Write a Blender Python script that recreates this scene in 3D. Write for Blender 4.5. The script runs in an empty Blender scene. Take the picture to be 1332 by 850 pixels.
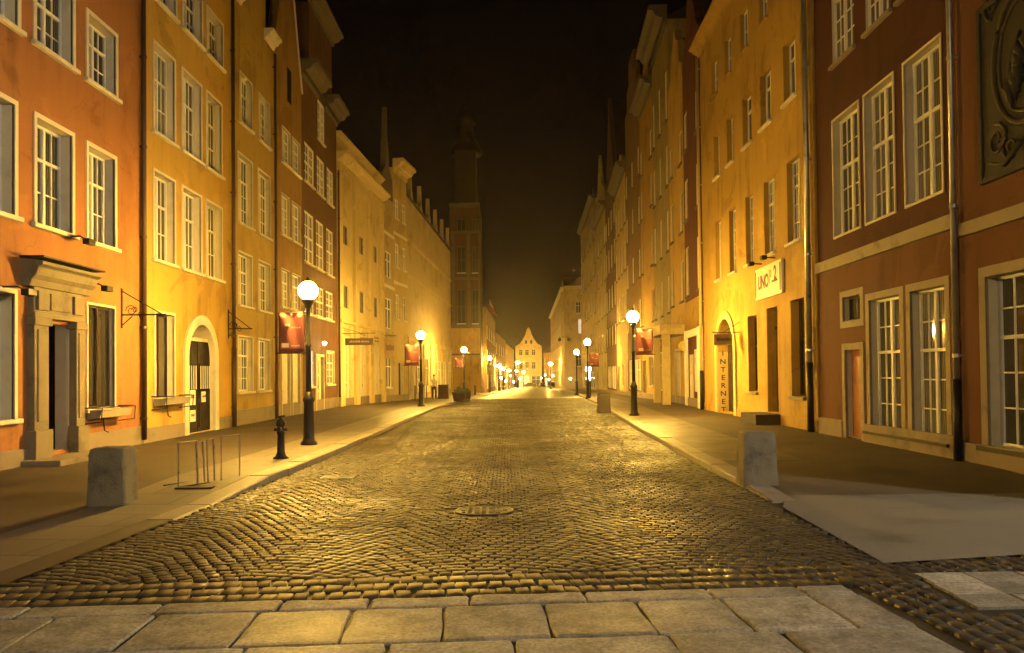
import bpy, math, random
import numpy as np
from mathutils import Vector, Matrix
R = random.Random(7)
NP = np.random.default_rng(5)
sc = bpy.context.scene
COL = sc.collection
PI = math.pi

# ------------------------------------------------------------------ camera
F = 1000.0; W, Hh = 1332.0, 850.0
CAM = Vector((0, 0, 1.65))
pitch, roll = math.radians(1.0), math.radians(-0.6)
FW = Vector((0, math.cos(pitch), math.sin(pitch)))
U0 = Vector((0, -math.sin(pitch), math.cos(pitch))); R0 = Vector((1, 0, 0))
RT = R0*math.cos(roll) + U0*math.sin(roll)
UP = -R0*math.sin(roll) + U0*math.cos(roll)
VPX, VPY = 660.0, 488.0                       # where the street axis (+Y) meets the picture
_d = Vector((0, 1, 0))
SHX = (666 + F*_d.dot(RT)/_d.dot(FW) - VPX)/W
SHY = (VPY - 425 + F*_d.dot(UP)/_d.dot(FW))/W
cam = bpy.data.cameras.new('camera'); camo = bpy.data.objects.new('camera', cam); COL.objects.link(camo)
cam.sensor_width = 36; cam.sensor_fit = 'HORIZONTAL'; cam.lens = 36*F/W
cam.shift_x, cam.shift_y = SHX, SHY; cam.clip_start = .1; cam.clip_end = 2000
m = Matrix((RT, UP, -FW)).transposed().to_4x4(); m.translation = CAM
camo.matrix_world = m
sc.camera = camo
def ray(px, py):
    dx = (px - 666 + SHX*W)/F; dy = -(py - 425 - SHY*W)/F
    return FW + RT*dx + UP*dy

def lerp(a, b, t): return a + (b - a)*t
def smooth(a, b, x):
    t = min(1, max(0, (x - a)/(b - a))); return t*t*(3 - 2*t)
def pl(pts, y):                                # piecewise linear x(y)
    if y <= pts[0][0]: return pts[0][1]
    for (a, b), (c, d) in zip(pts, pts[1:]):
        if y <= c: return lerp(b, d, (y - a)/(c - a))
    return pts[-1][1]
def gz(y): return 0.0 if y < 40 else -0.012*(y - 40)      # the street drops gently towards the river
def pz(y): return gz(y) + 0.11*smooth(9.5, 12.5, y)       # pavement level: flush near the crossing
def at_ground(px, py, fn=pz):
    r = ray(px, py); z = 0.0
    for _ in range(30):
        t = (z - CAM.z)/r.z; p = CAM + r*t; z = fn(p.y)
    return Vector((p.x, p.y, z))
def at_depth(px, py, D):
    r = ray(px, py); return CAM + r*(D/r.y)

KL = [(0, -4.15), (5.7, -4.1), (10, -3.85), (14, -3.68), (31, -3.6), (42, -3.4), (60, -2.9), (90, -1.8), (146, 0.2), (300, 4.0)]
KR = [(0, 3.3), (6.73, 3.3), (13.3, 3.4), (22, 3.74), (33, 4.4), (78, 7.0), (110, 9.0), (146, 10.3), (300, 16)]

# ------------------------------------------------------------------ materials
def mat(name, base=(.5, .5, .5), rough=.7, metal=0., spec=.5):
    m = bpy.data.materials.new(name); m.use_nodes = True
    nt = m.node_tree; b = nt.nodes['Principled BSDF']
    b.inputs['Base Color'].default_value = (*base, 1); b.inputs['Roughness'].default_value = rough
    b.inputs['Metallic'].default_value = metal; b.inputs['Specular IOR Level'].default_value = spec
    return m, nt, b
def N(nt, t, **kw):
    n = nt.nodes.new(t)
    for k, v in kw.items():
        if k in n.inputs: n.inputs[k].default_value = v
        else: setattr(n, k, v)
    return n
def noisy(name, base, rough=.75, var=.25, scale=1.2, bump=.15, bscale=40., metal=0., dirt=None, rvar=.15, spec=.4, streak=False):
    m, nt, b = mat(name, base, rough, metal, spec); L = nt.links.new
    tc = N(nt, 'ShaderNodeTexCoord')
    n1 = N(nt, 'ShaderNodeTexNoise', Scale=scale, Detail=5., Roughness=.6); L(tc.outputs['Object'], n1.inputs['Vector'])
    src = n1.outputs['Fac']
    if streak:
        mp = N(nt, 'ShaderNodeMapping'); mp.inputs['Scale'].default_value = (1.6, 1.6, .18); L(tc.outputs['Object'], mp.inputs['Vector'])
        n3 = N(nt, 'ShaderNodeTexNoise', Scale=1.4, Detail=4., Roughness=.65); L(mp.outputs['Vector'], n3.inputs['Vector'])
        ad = N(nt, 'ShaderNodeMath', operation='ADD'); L(n1.outputs['Fac'], ad.inputs[0]); L(n3.outputs['Fac'], ad.inputs[1])
        hv = N(nt, 'ShaderNodeMath', operation='MULTIPLY'); L(ad.outputs[0], hv.inputs[0]); hv.inputs[1].default_value = .5
        src = hv.outputs[0]
    cr = N(nt, 'ShaderNodeValToRGB'); L(src, cr.inputs['Fac'])
    d = dirt or tuple(c*(1 - var*1.6) for c in base)
    cr.color_ramp.elements[0].position = .3; cr.color_ramp.elements[0].color = (*d, 1)
    cr.color_ramp.elements[1].position = .62; cr.color_ramp.elements[1].color = (*[min(1, c*(1 + var*.35)) for c in base], 1)
    e = cr.color_ramp.elements.new(.47); e.color = (*base, 1)
    L(cr.outputs['Color'], b.inputs['Base Color'])
    n2 = N(nt, 'ShaderNodeTexNoise', Scale=bscale, Detail=4.); L(tc.outputs['Object'], n2.inputs['Vector'])
    mr = N(nt, 'ShaderNodeMapRange'); L(n1.outputs['Fac'], mr.inputs['Value'])
    mr.inputs['From Min'].default_value = .3; mr.inputs['From Max'].default_value = .7
    mr.inputs['To Min'].default_value = rough - rvar; mr.inputs['To Max'].default_value = min(1, rough + rvar)
    L(mr.outputs['Result'], b.inputs['Roughness'])
    if bump:
        bp = N(nt, 'ShaderNodeBump', Strength=bump, Distance=.02); L(n2.outputs['Fac'], bp.inputs['Height']); L(bp.outputs['Normal'], b.inputs['Normal'])
    return m
def stucco(name, c, var=.32):
    m = noisy(name, c, .88, var, .55, .25, 28., streak=True, rvar=.06, spec=.25); nt = m.node_tree; L = nt.links.new; b = nt.nodes['Principled BSDF']
    lk = b.inputs['Base Color'].links[0]; src = lk.from_socket; tc = N(nt, 'ShaderNodeTexCoord')
    n1 = N(nt, 'ShaderNodeTexNoise', Scale=.42, Detail=7., Roughness=.62, Distortion=.6); L(tc.outputs['Object'], n1.inputs['Vector'])
    c1 = N(nt, 'ShaderNodeValToRGB'); L(n1.outputs['Fac'], c1.inputs['Fac'])                      # repainted patches with an edge of their own
    e = c1.color_ramp.elements; e[0].position = .40; e[0].color = (.80, .78, .76, 1); e[1].position = .43; e[1].color = (1, 1, 1, 1); q = e.new(.585); q.color = (1, 1, 1, 1); q = e.new(.60); q.color = (1.13, 1.12, 1.12, 1)
    v = N(nt, 'ShaderNodeTexVoronoi', Scale=.7, feature='DISTANCE_TO_EDGE'); n2 = N(nt, 'ShaderNodeTexNoise', Scale=1.5, Detail=6.); L(tc.outputs['Object'], n2.inputs['Vector'])
    ad = N(nt, 'ShaderNodeMix', data_type='RGBA', blend_type='LINEAR_LIGHT'); ad.inputs['Factor'].default_value = .35; L(tc.outputs['Object'], ad.inputs['A']); L(n2.outputs['Color'], ad.inputs['B']); L(ad.outputs['Result'], v.inputs['Vector'])
    c2 = N(nt, 'ShaderNodeValToRGB'); L(v.outputs['Distance'], c2.inputs['Fac']); e = c2.color_ramp.elements; e[0].position = .0; e[0].color = (.62, .6, .58, 1); e[1].position = .006; e[1].color = (1, 1, 1, 1)
    n3 = N(nt, 'ShaderNodeTexNoise', Scale=.8, Detail=2.); L(tc.outputs['Object'], n3.inputs['Vector']); mk = N(nt, 'ShaderNodeMapRange'); L(n3.outputs['Fac'], mk.inputs['Value']); mk.inputs['From Min'].default_value = .5; mk.inputs['From Max'].default_value = .62
    mx = N(nt, 'ShaderNodeMix', data_type='RGBA', blend_type='MULTIPLY'); mx.inputs['Factor'].default_value = 1; L(src, mx.inputs['A']); L(c1.outputs['Color'], mx.inputs['B'])
    m2 = N(nt, 'ShaderNodeMix', data_type='RGBA', blend_type='MULTIPLY'); L(mk.outputs['Result'], m2.inputs['Factor']); L(mx.outputs['Result'], m2.inputs['A']); L(c2.outputs['Color'], m2.inputs['B'])
    L(m2.outputs['Result'], b.inputs['Base Color']); return m
def emit(name, col, s):
    m, nt, b = mat(name, (0.02, .02, .02)); b.inputs['Emission Color'].default_value = (*col, 1); b.inputs['Emission Strength'].default_value = s
    return m
LAMP = (1.0, 0.555, 0.088)
M = {}
M['orange'] = stucco('orange stucco', (.28, .125, .048))
M['ochre'] = stucco('ochre stucco', (.42, .27, .06))
M['yellow'] = stucco('yellow stucco', (.33, .23, .06))
M['amber'] = stucco('amber stucco', (.23, .135, .04))
M['brown'] = stucco('brown stucco', (.095, .045, .022))
M['cream'] = stucco('cream stucco', (.54, .43, .20), .12)
M['pale'] = stucco('pale grey stucco', (.36, .295, .165), .14)
M['greyyellow'] = stucco('grey yellow stucco', (.42, .33, .15), .16)
M['red'] = stucco('dark red stucco', (.060, .021, .015), .3)
M['terracotta'] = stucco('terracotta stucco', (.115, .05, .028), .3)
M['rightyellow'] = stucco('mustard stucco', (.37, .24, .055))
M['maroon'] = stucco('maroon stucco', (.09, .022, .013))
M['olive'] = stucco('olive stucco', (.24, .185, .065))
M['umber'] = stucco('umber stucco', (.16, .095, .036))
M['saffron'] = stucco('saffron stucco', (.34, .21, .046))
M['reveal'] = noisy('pale reveal plaster', (.60, .55, .42), .85, .12, 2., .1)
M['stone'] = noisy('sandstone', (.25, .215, .15), .8, .3, 1.6, .3, 25.)
M['plinth'] = noisy('plinth stone', (.19, .155, .11), .8, .35, 1.2, .3, 25.)
M['white'] = noisy('white window paint', (.74, .72, .64), .5, .08, 4., .05)
M['darkwood'] = noisy('dark stained wood', (.035, .022, .014), .6, .3, 3., .15, spec=.15)
M['redwood'] = noisy('red brown wood', (.30, .11, .045), .45, .3, 3., .15)
M['gatewood'] = noisy('gate wood', (.014, .009, .007), .7, .3, 3., .15, spec=.12)
M['iron'] = noisy('black painted iron', (.013, .012, .011), .42, .2, 6., .1, 60., spec=.3)
M['steel'] = noisy('dull steel', (.30, .28, .26), .35, .2, 6., .05, 60., metal=.9)
M['zinc'] = noisy('zinc pipe', (.42, .41, .39), .42, .25, 3., .1, 40., metal=.75)
M['pipebrown'] = noisy('dark brown pipe', (.05, .028, .018), .45, .2, 3., .1)
M['tiles'] = noisy('roof tiles', (.022, .013, .01), .8, .3, 1., .4, 18.)
M['brick'] = noisy('old brick', (.07, .034, .021), .85, .3, 1., .4, 14.)
M['concrete'] = noisy('cast concrete', (.15, .132, .09), .85, .35, 3., .5, 45., rvar=.08)
M['asphalt'] = noisy('pavement asphalt', (.062, .049, .035), .62, .55, .7, .35, 70., rvar=.12)
M['ground'] = noisy('ground', (.07, .065, .055), .9)
M['dimstone'] = noisy('dimmed tower stone', (.10, .082, .055), .85, .3, 1.6, .3, 25.)  # stone toned down to mimic lamplight dying away on high and distant parts
M['farcream'] = stucco('far cream stucco', (.42, .32, .15), .3)
M['darkstone'] = noisy('dark stone', (.03, .024, .018), .8, .3, 3., .3)
M['castiron'] = noisy('worn cast iron', (.035, .03, .024), .38, .3, 5., .2, 40., metal=.5)
M['passage'] = noisy('passage plaster', (.42, .32, .13), .85, .2, 2., .15)
M['forecourt'] = noisy('worn concrete paving', (.135, .127, .107), .7, .26, 1.1, .6, 60., rvar=.1)
M['portalstone'] = noisy('portal sandstone', (.165, .14, .09), .85, .35, 1.6, .35, 25.)
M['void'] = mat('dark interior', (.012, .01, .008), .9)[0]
M['mortar'] = noisy('wet grout', (.024, .020, .015), .55, .3, 3., .4, 60.)
M['gilt'] = noisy('faded gilding', (.045, .038, .022), .7, .3, 6., .3, 30.)
M['reliefdark'] = noisy('dark relief stone', (.022, .021, .016), .75, .35, 4., .4, 30.)
M['signwhite'] = noisy('sign board', (.72, .66, .50), .5, .08, 4., 0)
M['signdark'] = noisy('dark sign board', (.05, .035, .025), .45, .1, 4., 0)
M['signbrown'] = noisy('brown lettering', (.12, .05, .03), .6, .1, 4., 0)
M['signtan'] = noisy('tan sign board', (.34, .24, .12), .5, .15, 4., 0)
M['signyellow'] = noisy('yellow sign board', (.75, .62, .16), .5, .1, 4., 0)
M['paper'] = noisy('paper', (.72, .68, .55), .7, .05, 5., 0)
M['banner'] = noisy('red banner cloth', (.20, .055, .045), .75, .1, 3., .05)
M['bannerwhite'] = noisy('banner print', (.42, .33, .27), .7, .05, 3., 0)
M['lit'] = emit('lit shop light', (1, .78, .4), .8)
M['litwhite'] = emit('cold lit window', (1, .9, .7), .9)
M['litblue'] = emit('lit sign panel', (.75, .85, 1), 3)
M['smallbulb'] = emit('small bulb', (1, .8, .45), 60)
M['globe'] = emit('lamp globe glow', LAMP, 1300)
def _globe():
    # emission is dimmed towards the globe's top so the upper walls stay darker
    nt = M['globe'].node_tree; b = nt.nodes['Principled BSDF']; ge = N(nt, 'ShaderNodeNewGeometry'); sp = N(nt, 'ShaderNodeSeparateXYZ'); mr = N(nt, 'ShaderNodeMapRange')
    nt.links.new(ge.outputs['Normal'], sp.inputs[0]); nt.links.new(sp.outputs['Z'], mr.inputs['Value'])
    for k, v in (('From Min', -.3), ('From Max', .42), ('To Min', 3800), ('To Max', 35)): mr.inputs[k].default_value = v
    nt.links.new(mr.outputs['Result'], b.inputs['Emission Strength'])
_globe()
M['flood'] = emit('flood glass', (1, .8, .55), 40)
def glass(name, base, rough=.06):
    m, nt, b = mat(name, base, rough, 0, .7); L = nt.links.new
    tc = N(nt, 'ShaderNodeTexCoord'); n = N(nt, 'ShaderNodeTexNoise', Scale=1.3, Detail=1.)
    L(tc.outputs['Object'], n.inputs['Vector'])
    bp = N(nt, 'ShaderNodeBump', Strength=.04, Distance=.05); L(n.outputs['Fac'], bp.inputs['Height']); L(bp.outputs['Normal'], b.inputs['Normal'])
    cr = N(nt, 'ShaderNodeValToRGB'); L(n.outputs['Fac'], cr.inputs['Fac'])
    cr.color_ramp.elements[0].color = (*[c*.6 for c in base], 1); cr.color_ramp.elements[1].color = (*[c*1.4 for c in base], 1)
    L(cr.outputs['Color'], b.inputs['Base Color'])
    return m
M['glass'] = glass('dark window glass', (.03, .03, .028))
M['curtain'] = glass('curtained window glass', (.16, .15, .12))
def _folds(key):
    nt = M[key].node_tree; L = nt.links.new; b = nt.nodes['Principled BSDF']; src = b.inputs['Base Color'].links[0].from_socket; tc = N(nt, 'ShaderNodeTexCoord')
    w = N(nt, 'ShaderNodeTexWave', Scale=5., Distortion=2.5, Detail=2.); w.bands_direction = 'X'; L(tc.outputs['Object'], w.inputs['Vector'])
    c = N(nt, 'ShaderNodeValToRGB'); L(w.outputs['Fac'], c.inputs['Fac']); c.color_ramp.elements[0].color = (.45, .45, .45, 1); c.color_ramp.elements[1].color = (1.2, 1.2, 1.2, 1)
    mx = N(nt, 'ShaderNodeMix', data_type='RGBA', blend_type='MULTIPLY'); mx.inputs['Factor'].default_value = 1; L(src, mx.inputs['A']); L(c.outputs['Color'], mx.inputs['B']); L(mx.outputs['Result'], b.inputs['Base Color'])
M['shade'] = glass('half curtained glass', (.08, .075, .06))
_folds('curtain'); _folds('shade')
M['blind'] = noisy('pale shutter paint', (.55, .5, .36), .6, .12, 2., .1)
def slabs(name, c, sx, sy, rot=0., gap=.012, rough=.6, c2=None):
    m, nt, b = mat(name, c, rough); L = nt.links.new
    tc = N(nt, 'ShaderNodeTexCoord'); mp = N(nt, 'ShaderNodeMapping'); mp.inputs['Rotation'].default_value = (0, 0, rot)
    L(tc.outputs['Object'], mp.inputs['Vector'])
    bt = N(nt, 'ShaderNodeTexBrick'); L(mp.outputs['Vector'], bt.inputs['Vector'])
    bt.inputs['Scale'].default_value = 1; bt.inputs['Brick Width'].default_value = sx; bt.inputs['Row Height'].default_value = sy
    bt.inputs['Mortar Size'].default_value = gap; bt.inputs['Mortar Smooth'].default_value = .3
    bt.inputs['Color1'].default_value = (*[x*.86 for x in c], 1); bt.inputs['Color2'].default_value = (*(c2 or [x*1.12 for x in c]), 1)
    bt.inputs['Mortar'].default_value = (*[x*.35 for x in c], 1)
    n = N(nt, 'ShaderNodeTexNoise', Scale=1.1, Detail=6., Roughness=.65); L(tc.outputs['Object'], n.inputs['Vector'])
    mx = N(nt, 'ShaderNodeMix', data_type='RGBA', blend_type='MULTIPLY'); mx.inputs['Factor'].default_value = 1
    cr = N(nt, 'ShaderNodeValToRGB'); L(n.outputs['Fac'], cr.inputs['Fac'])
    cr.color_ramp.elements[0].position = .32; cr.color_ramp.elements[0].color = (.55, .52, .48, 1); cr.color_ramp.elements[1].position = .66; cr.color_ramp.elements[1].color = (1.1, 1.1, 1.1, 1)
    L(bt.outputs['Color'], mx.inputs['A']); L(cr.outputs['Color'], mx.inputs['B']); L(mx.outputs['Result'], b.inputs['Base Color'])
    n2 = N(nt, 'ShaderNodeTexNoise', Scale=55., Detail=3.); L(tc.outputs['Object'], n2.inputs['Vector'])
    sb = N(nt, 'ShaderNodeMath', operation='MULTIPLY_ADD'); L(bt.outputs['Fac'], sb.inputs[0]); sb.inputs[1].default_value = -1.; L(n2.outputs['Fac'], sb.inputs[2])
    bp = N(nt, 'ShaderNodeBump', Strength=.35, Distance=.012); L(sb.outputs[0], bp.inputs['Height']); L(bp.outputs['Normal'], b.inputs['Normal'])
    mr = N(nt, 'ShaderNodeMapRange'); L(n.outputs['Fac'], mr.inputs['Value']); mr.inputs['From Min'].default_value = .3; mr.inputs['From Max'].default_value = .7
    mr.inputs['To Min'].default_value = rough - .15; mr.inputs['To Max'].default_value = rough + .15; L(mr.outputs['Result'], b.inputs['Roughness'])
    return m
M['slabs'] = slabs('pavement slabs', (.15, .135, .11), 1.1, .7, .05)
M['foreslabs'] = slabs('forecourt slabs', (.27, .26, .235), 1.3, .85, -.1, .012, .6)
M['mosaic'] = slabs('small mosaic setts', (.12, .098, .07), .085, .075, .03, .008, .5)
M['farcobble'] = slabs('distant cobbles', (.05, .041, .03), .14, .11, 0., .012, .42)
def sett_mat(name, tint, rough):
    m, nt, b = mat(name, tint, rough, 0, .2); L = nt.links.new
    at = N(nt, 'ShaderNodeAttribute', attribute_name='tone')
    tc = N(nt, 'ShaderNodeTexCoord'); n = N(nt, 'ShaderNodeTexNoise', Scale=.45, Detail=4., Roughness=.6); L(tc.outputs['Object'], n.inputs['Vector'])
    n2 = N(nt, 'ShaderNodeTexNoise', Scale=38., Detail=5., Roughness=.7); L(tc.outputs['Object'], n2.inputs['Vector'])
    cr = N(nt, 'ShaderNodeValToRGB'); L(at.outputs['Fac'], cr.inputs['Fac'])
    cr.color_ramp.elements[0].color = (*[c*.55 for c in tint], 1); cr.color_ramp.elements[1].color = (*[c*1.5 for c in tint], 1)
    mx = N(nt, 'ShaderNodeMix', data_type='RGBA', blend_type='MULTIPLY'); mx.inputs['Factor'].default_value = .6
    c2 = N(nt, 'ShaderNodeValToRGB'); n3 = N(nt, 'ShaderNodeTexNoise', Scale=3.2, Detail=8., Roughness=.72); L(tc.outputs['Object'], n3.inputs['Vector']); L(n3.outputs['Fac'], c2.inputs['Fac'])
    c2.color_ramp.elements[0].position = .3; c2.color_ramp.elements[0].color = (.42, .40, .37, 1); c2.color_ramp.elements[1].position = .64; c2.color_ramp.elements[1].color = (1.25, 1.22, 1.15, 1)
    c3 = N(nt, 'ShaderNodeValToRGB'); L(n2.outputs['Fac'], c3.inputs['Fac']); c3.color_ramp.elements[0].position = .35; c3.color_ramp.elements[0].color = (.6, .6, .6, 1); c3.color_ramp.elements[1].position = .6; c3.color_ramp.elements[1].color = (1.15, 1.15, 1.15, 1)
    m2 = N(nt, 'ShaderNodeMix', data_type='RGBA', blend_type='MULTIPLY'); m2.inputs['Factor'].default_value = 1
    mx.inputs['Factor'].default_value = 1
    L(cr.outputs['Color'], mx.inputs['A']); L(c2.outputs['Color'], mx.inputs['B']); L(mx.outputs['Result'], m2.inputs['A']); L(c3.outputs['Color'], m2.inputs['B']); L(m2.outputs['Result'], b.inputs['Base Color'])
    mr = N(nt, 'ShaderNodeMapRange'); L(n.outputs['Fac'], mr.inputs['Value']); mr.inputs['From Min'].default_value = .35; mr.inputs['From Max'].default_value = .65
    mr.inputs['To Min'].default_value = rough - .11; mr.inputs['To Max'].default_value = rough + .16; 
    am = N(nt, 'ShaderNodeMath', operation='MULTIPLY_ADD'); L(at.outputs['Fac'], am.inputs[0]); am.inputs[1].default_value = .16; L(mr.outputs['Result'], am.inputs[2])
    L(am.outputs[0], b.inputs['Roughness'])
    bp = N(nt, 'ShaderNodeBump', Strength=.5, Distance=.006); L(n2.outputs['Fac'], bp.inputs['Height']); L(bp.outputs['Normal'], b.inputs['Normal'])
    return m
M['sett'] = sett_mat('granite setts', (.045, .039, .030), .46)
M['slabgranite'] = sett_mat('granite slabs', (.27, .26, .235), .52)
M['kerb'] = noisy('granite kerb', (.21, .18, .14), .55, .3, 2.5, .4, 60.)

# ------------------------------------------------------------------ mesh helper
class MB:
    def __init__(s): s.v = []; s.f = []; s.mi = []; s.m = 0
    def add(s, vs, fs):
        o = len(s.v); s.v += [tuple(v) for v in vs]; s.f += [tuple(i + o for i in f) for f in fs]; s.mi += [s.m]*len(fs); return s
    def quad(s, a, b, c, d): return s.add([a, b, c, d], [(0, 1, 2, 3)])
    def box(s, x0, x1, y0, y1, z0, z1, taper=0.):
        t = taper
        return s.add([(x0, y0, z0), (x1, y0, z0), (x1, y1, z0), (x0, y1, z0), (x0+t, y0+t, z1), (x1-t, y0+t, z1), (x1-t, y1-t, z1), (x0+t, y1-t, z1)],
              [(3, 2, 1, 0), (4, 5, 6, 7), (0, 1, 5, 4), (1, 2, 6, 5), (2, 3, 7, 6), (3, 0, 4, 7)])
    def prism(s, poly, y0, y1, ax='y'):          # polygon in (x,z) swept along y, or (y,z) along x, or (x,y) along z
        n = len(poly)
        f = {'y': lambda p, t: (p[0], t, p[1]), 'x': lambda p, t: (t, p[0], p[1]), 'z': lambda p, t: (p[0], p[1], t)}[ax]
        return s.add([f(p, y0) for p in poly] + [f(p, y1) for p in poly],
            [tuple(range(n-1, -1, -1)), tuple(range(n, 2*n))] + [(i, (i+1) % n, n+(i+1) % n, n+i) for i in range(n)])
    def tube(s, pts, r, n=8):
        pts = [Vector(p) for p in pts]; rs = r if isinstance(r, (list, tuple)) else [r]*len(pts); vs = []; fs = []
        for i, p in enumerate(pts):
            d = (pts[min(i+1, len(pts)-1)] - pts[max(i-1, 0)]).normalized()
            a = d.cross(Vector((0, 0, 1)) if abs(d.z) < .9 else Vector((1, 0, 0))).normalized(); b = d.cross(a)
            for k in range(n):
                q = 2*PI*k/n; vs.append(p + (a*math.cos(q) + b*math.sin(q))*rs[i])
        for i in range(len(pts)-1):
            for k in range(n): fs.append((i*n+k, i*n+(k+1) % n, (i+1)*n+(k+1) % n, (i+1)*n+k))
        fs += [tuple(range(n-1, -1, -1)), tuple((len(pts)-1)*n+k for k in range(n))]
        return s.add(vs, fs)
    def lathe(s, prof, n=16, c=(0, 0, 0)):
        vs = [(c[0]+r*math.cos(2*PI*k/n), c[1]+r*math.sin(2*PI*k/n), c[2]+z) for r, z in prof for k in range(n)]; fs = []
        for i in range(len(prof)-1):
            for k in range(n): fs.append((i*n+k, i*n+(k+1) % n, (i+1)*n+(k+1) % n, (i+1)*n+k))
        fs += [tuple(range(n-1, -1, -1)), tuple((len(prof)-1)*n+k for k in range(n))]
        return s.add(vs, fs)
    def sphere(s, c, r, n=14, m=9, sz=1.):
        prof = [(max(1e-4, r*math.sin(PI*i/m)), -r*sz*math.cos(PI*i/m)) for i in range(m+1)]
        return s.lathe(prof, n, c)
    def grid(s, f, nx, nz):
        vs = [f(i, j) for j in range(nz+1) for i in range(nx+1)]; w = nx+1
        return s.add(vs, [(j*w+i, j*w+i+1, (j+1)*w+i+1, (j+1)*w+i) for j in range(nz) for i in range(nx)])
    def build(s, name, mats, parent=None, smooth=False, bevel=0.):
        me = bpy.data.meshes.new(name); me.from_pydata(s.v, [], s.f)
        ms = mats if isinstance(mats, (list, tuple)) else [mats]
        for k in ms: me.materials.append(M[k] if isinstance(k, str) else k)
        if len(ms) > 1: me.polygons.foreach_set('material_index', s.mi)
        if smooth: me.polygons.foreach_set('use_smooth', [len(f) == 4 for f in s.f])
        me.update()
        o = bpy.data.objects.new(name, me); COL.objects.link(o)
        if parent: o.parent = parent
        if bevel:
            b = o.modifiers.new('bevel', 'BEVEL'); b.width = bevel; b.segments = 2; b.limit_method = 'ANGLE'; b.angle_limit = .6
        return o
def tag(o, label=None, cat=None, group=None, kind=None):
    if label: o['label'] = label
    if cat: o['category'] = cat
    if group: o['group'] = group
    if kind: o['kind'] = kind
    return o
def empty(name, loc, rz=0.):
    o = bpy.data.objects.new(name, None); COL.objects.link(o); o.location = loc; o.rotation_euler = (0, 0, rz); o.empty_display_size = .3
    return o
def copy_tree(o, parent=None):
    kids = list(o.children); c = o.copy(); COL.objects.link(c)
    if parent: c.parent = parent
    for k in kids: copy_tree(k, c)
    return c
def text_mesh(name, txt, size, m, parent, mw, extrude=.004, align='CENTER', sx=1., bold=.012):
    cu = bpy.data.curves.new(name, 'FONT'); cu.body = txt; cu.size = size; cu.align_x = align; cu.align_y = 'CENTER'; cu.extrude = extrude; cu.resolution_u = 3; cu.offset = bold*size
    t = bpy.data.objects.new(name, cu); COL.objects.link(t); bpy.context.view_layer.update()
    me = bpy.data.meshes.new_from_object(t.evaluated_get(bpy.context.evaluated_depsgraph_get())); bpy.data.objects.remove(t)
    me.transform(Matrix.Diagonal((sx, 1, 1, 1))); me.materials.clear(); me.materials.append(M[m])
    o = bpy.data.objects.new(name, me); COL.objects.link(o); o.parent = parent; o.matrix_local = mw
    return o

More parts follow.
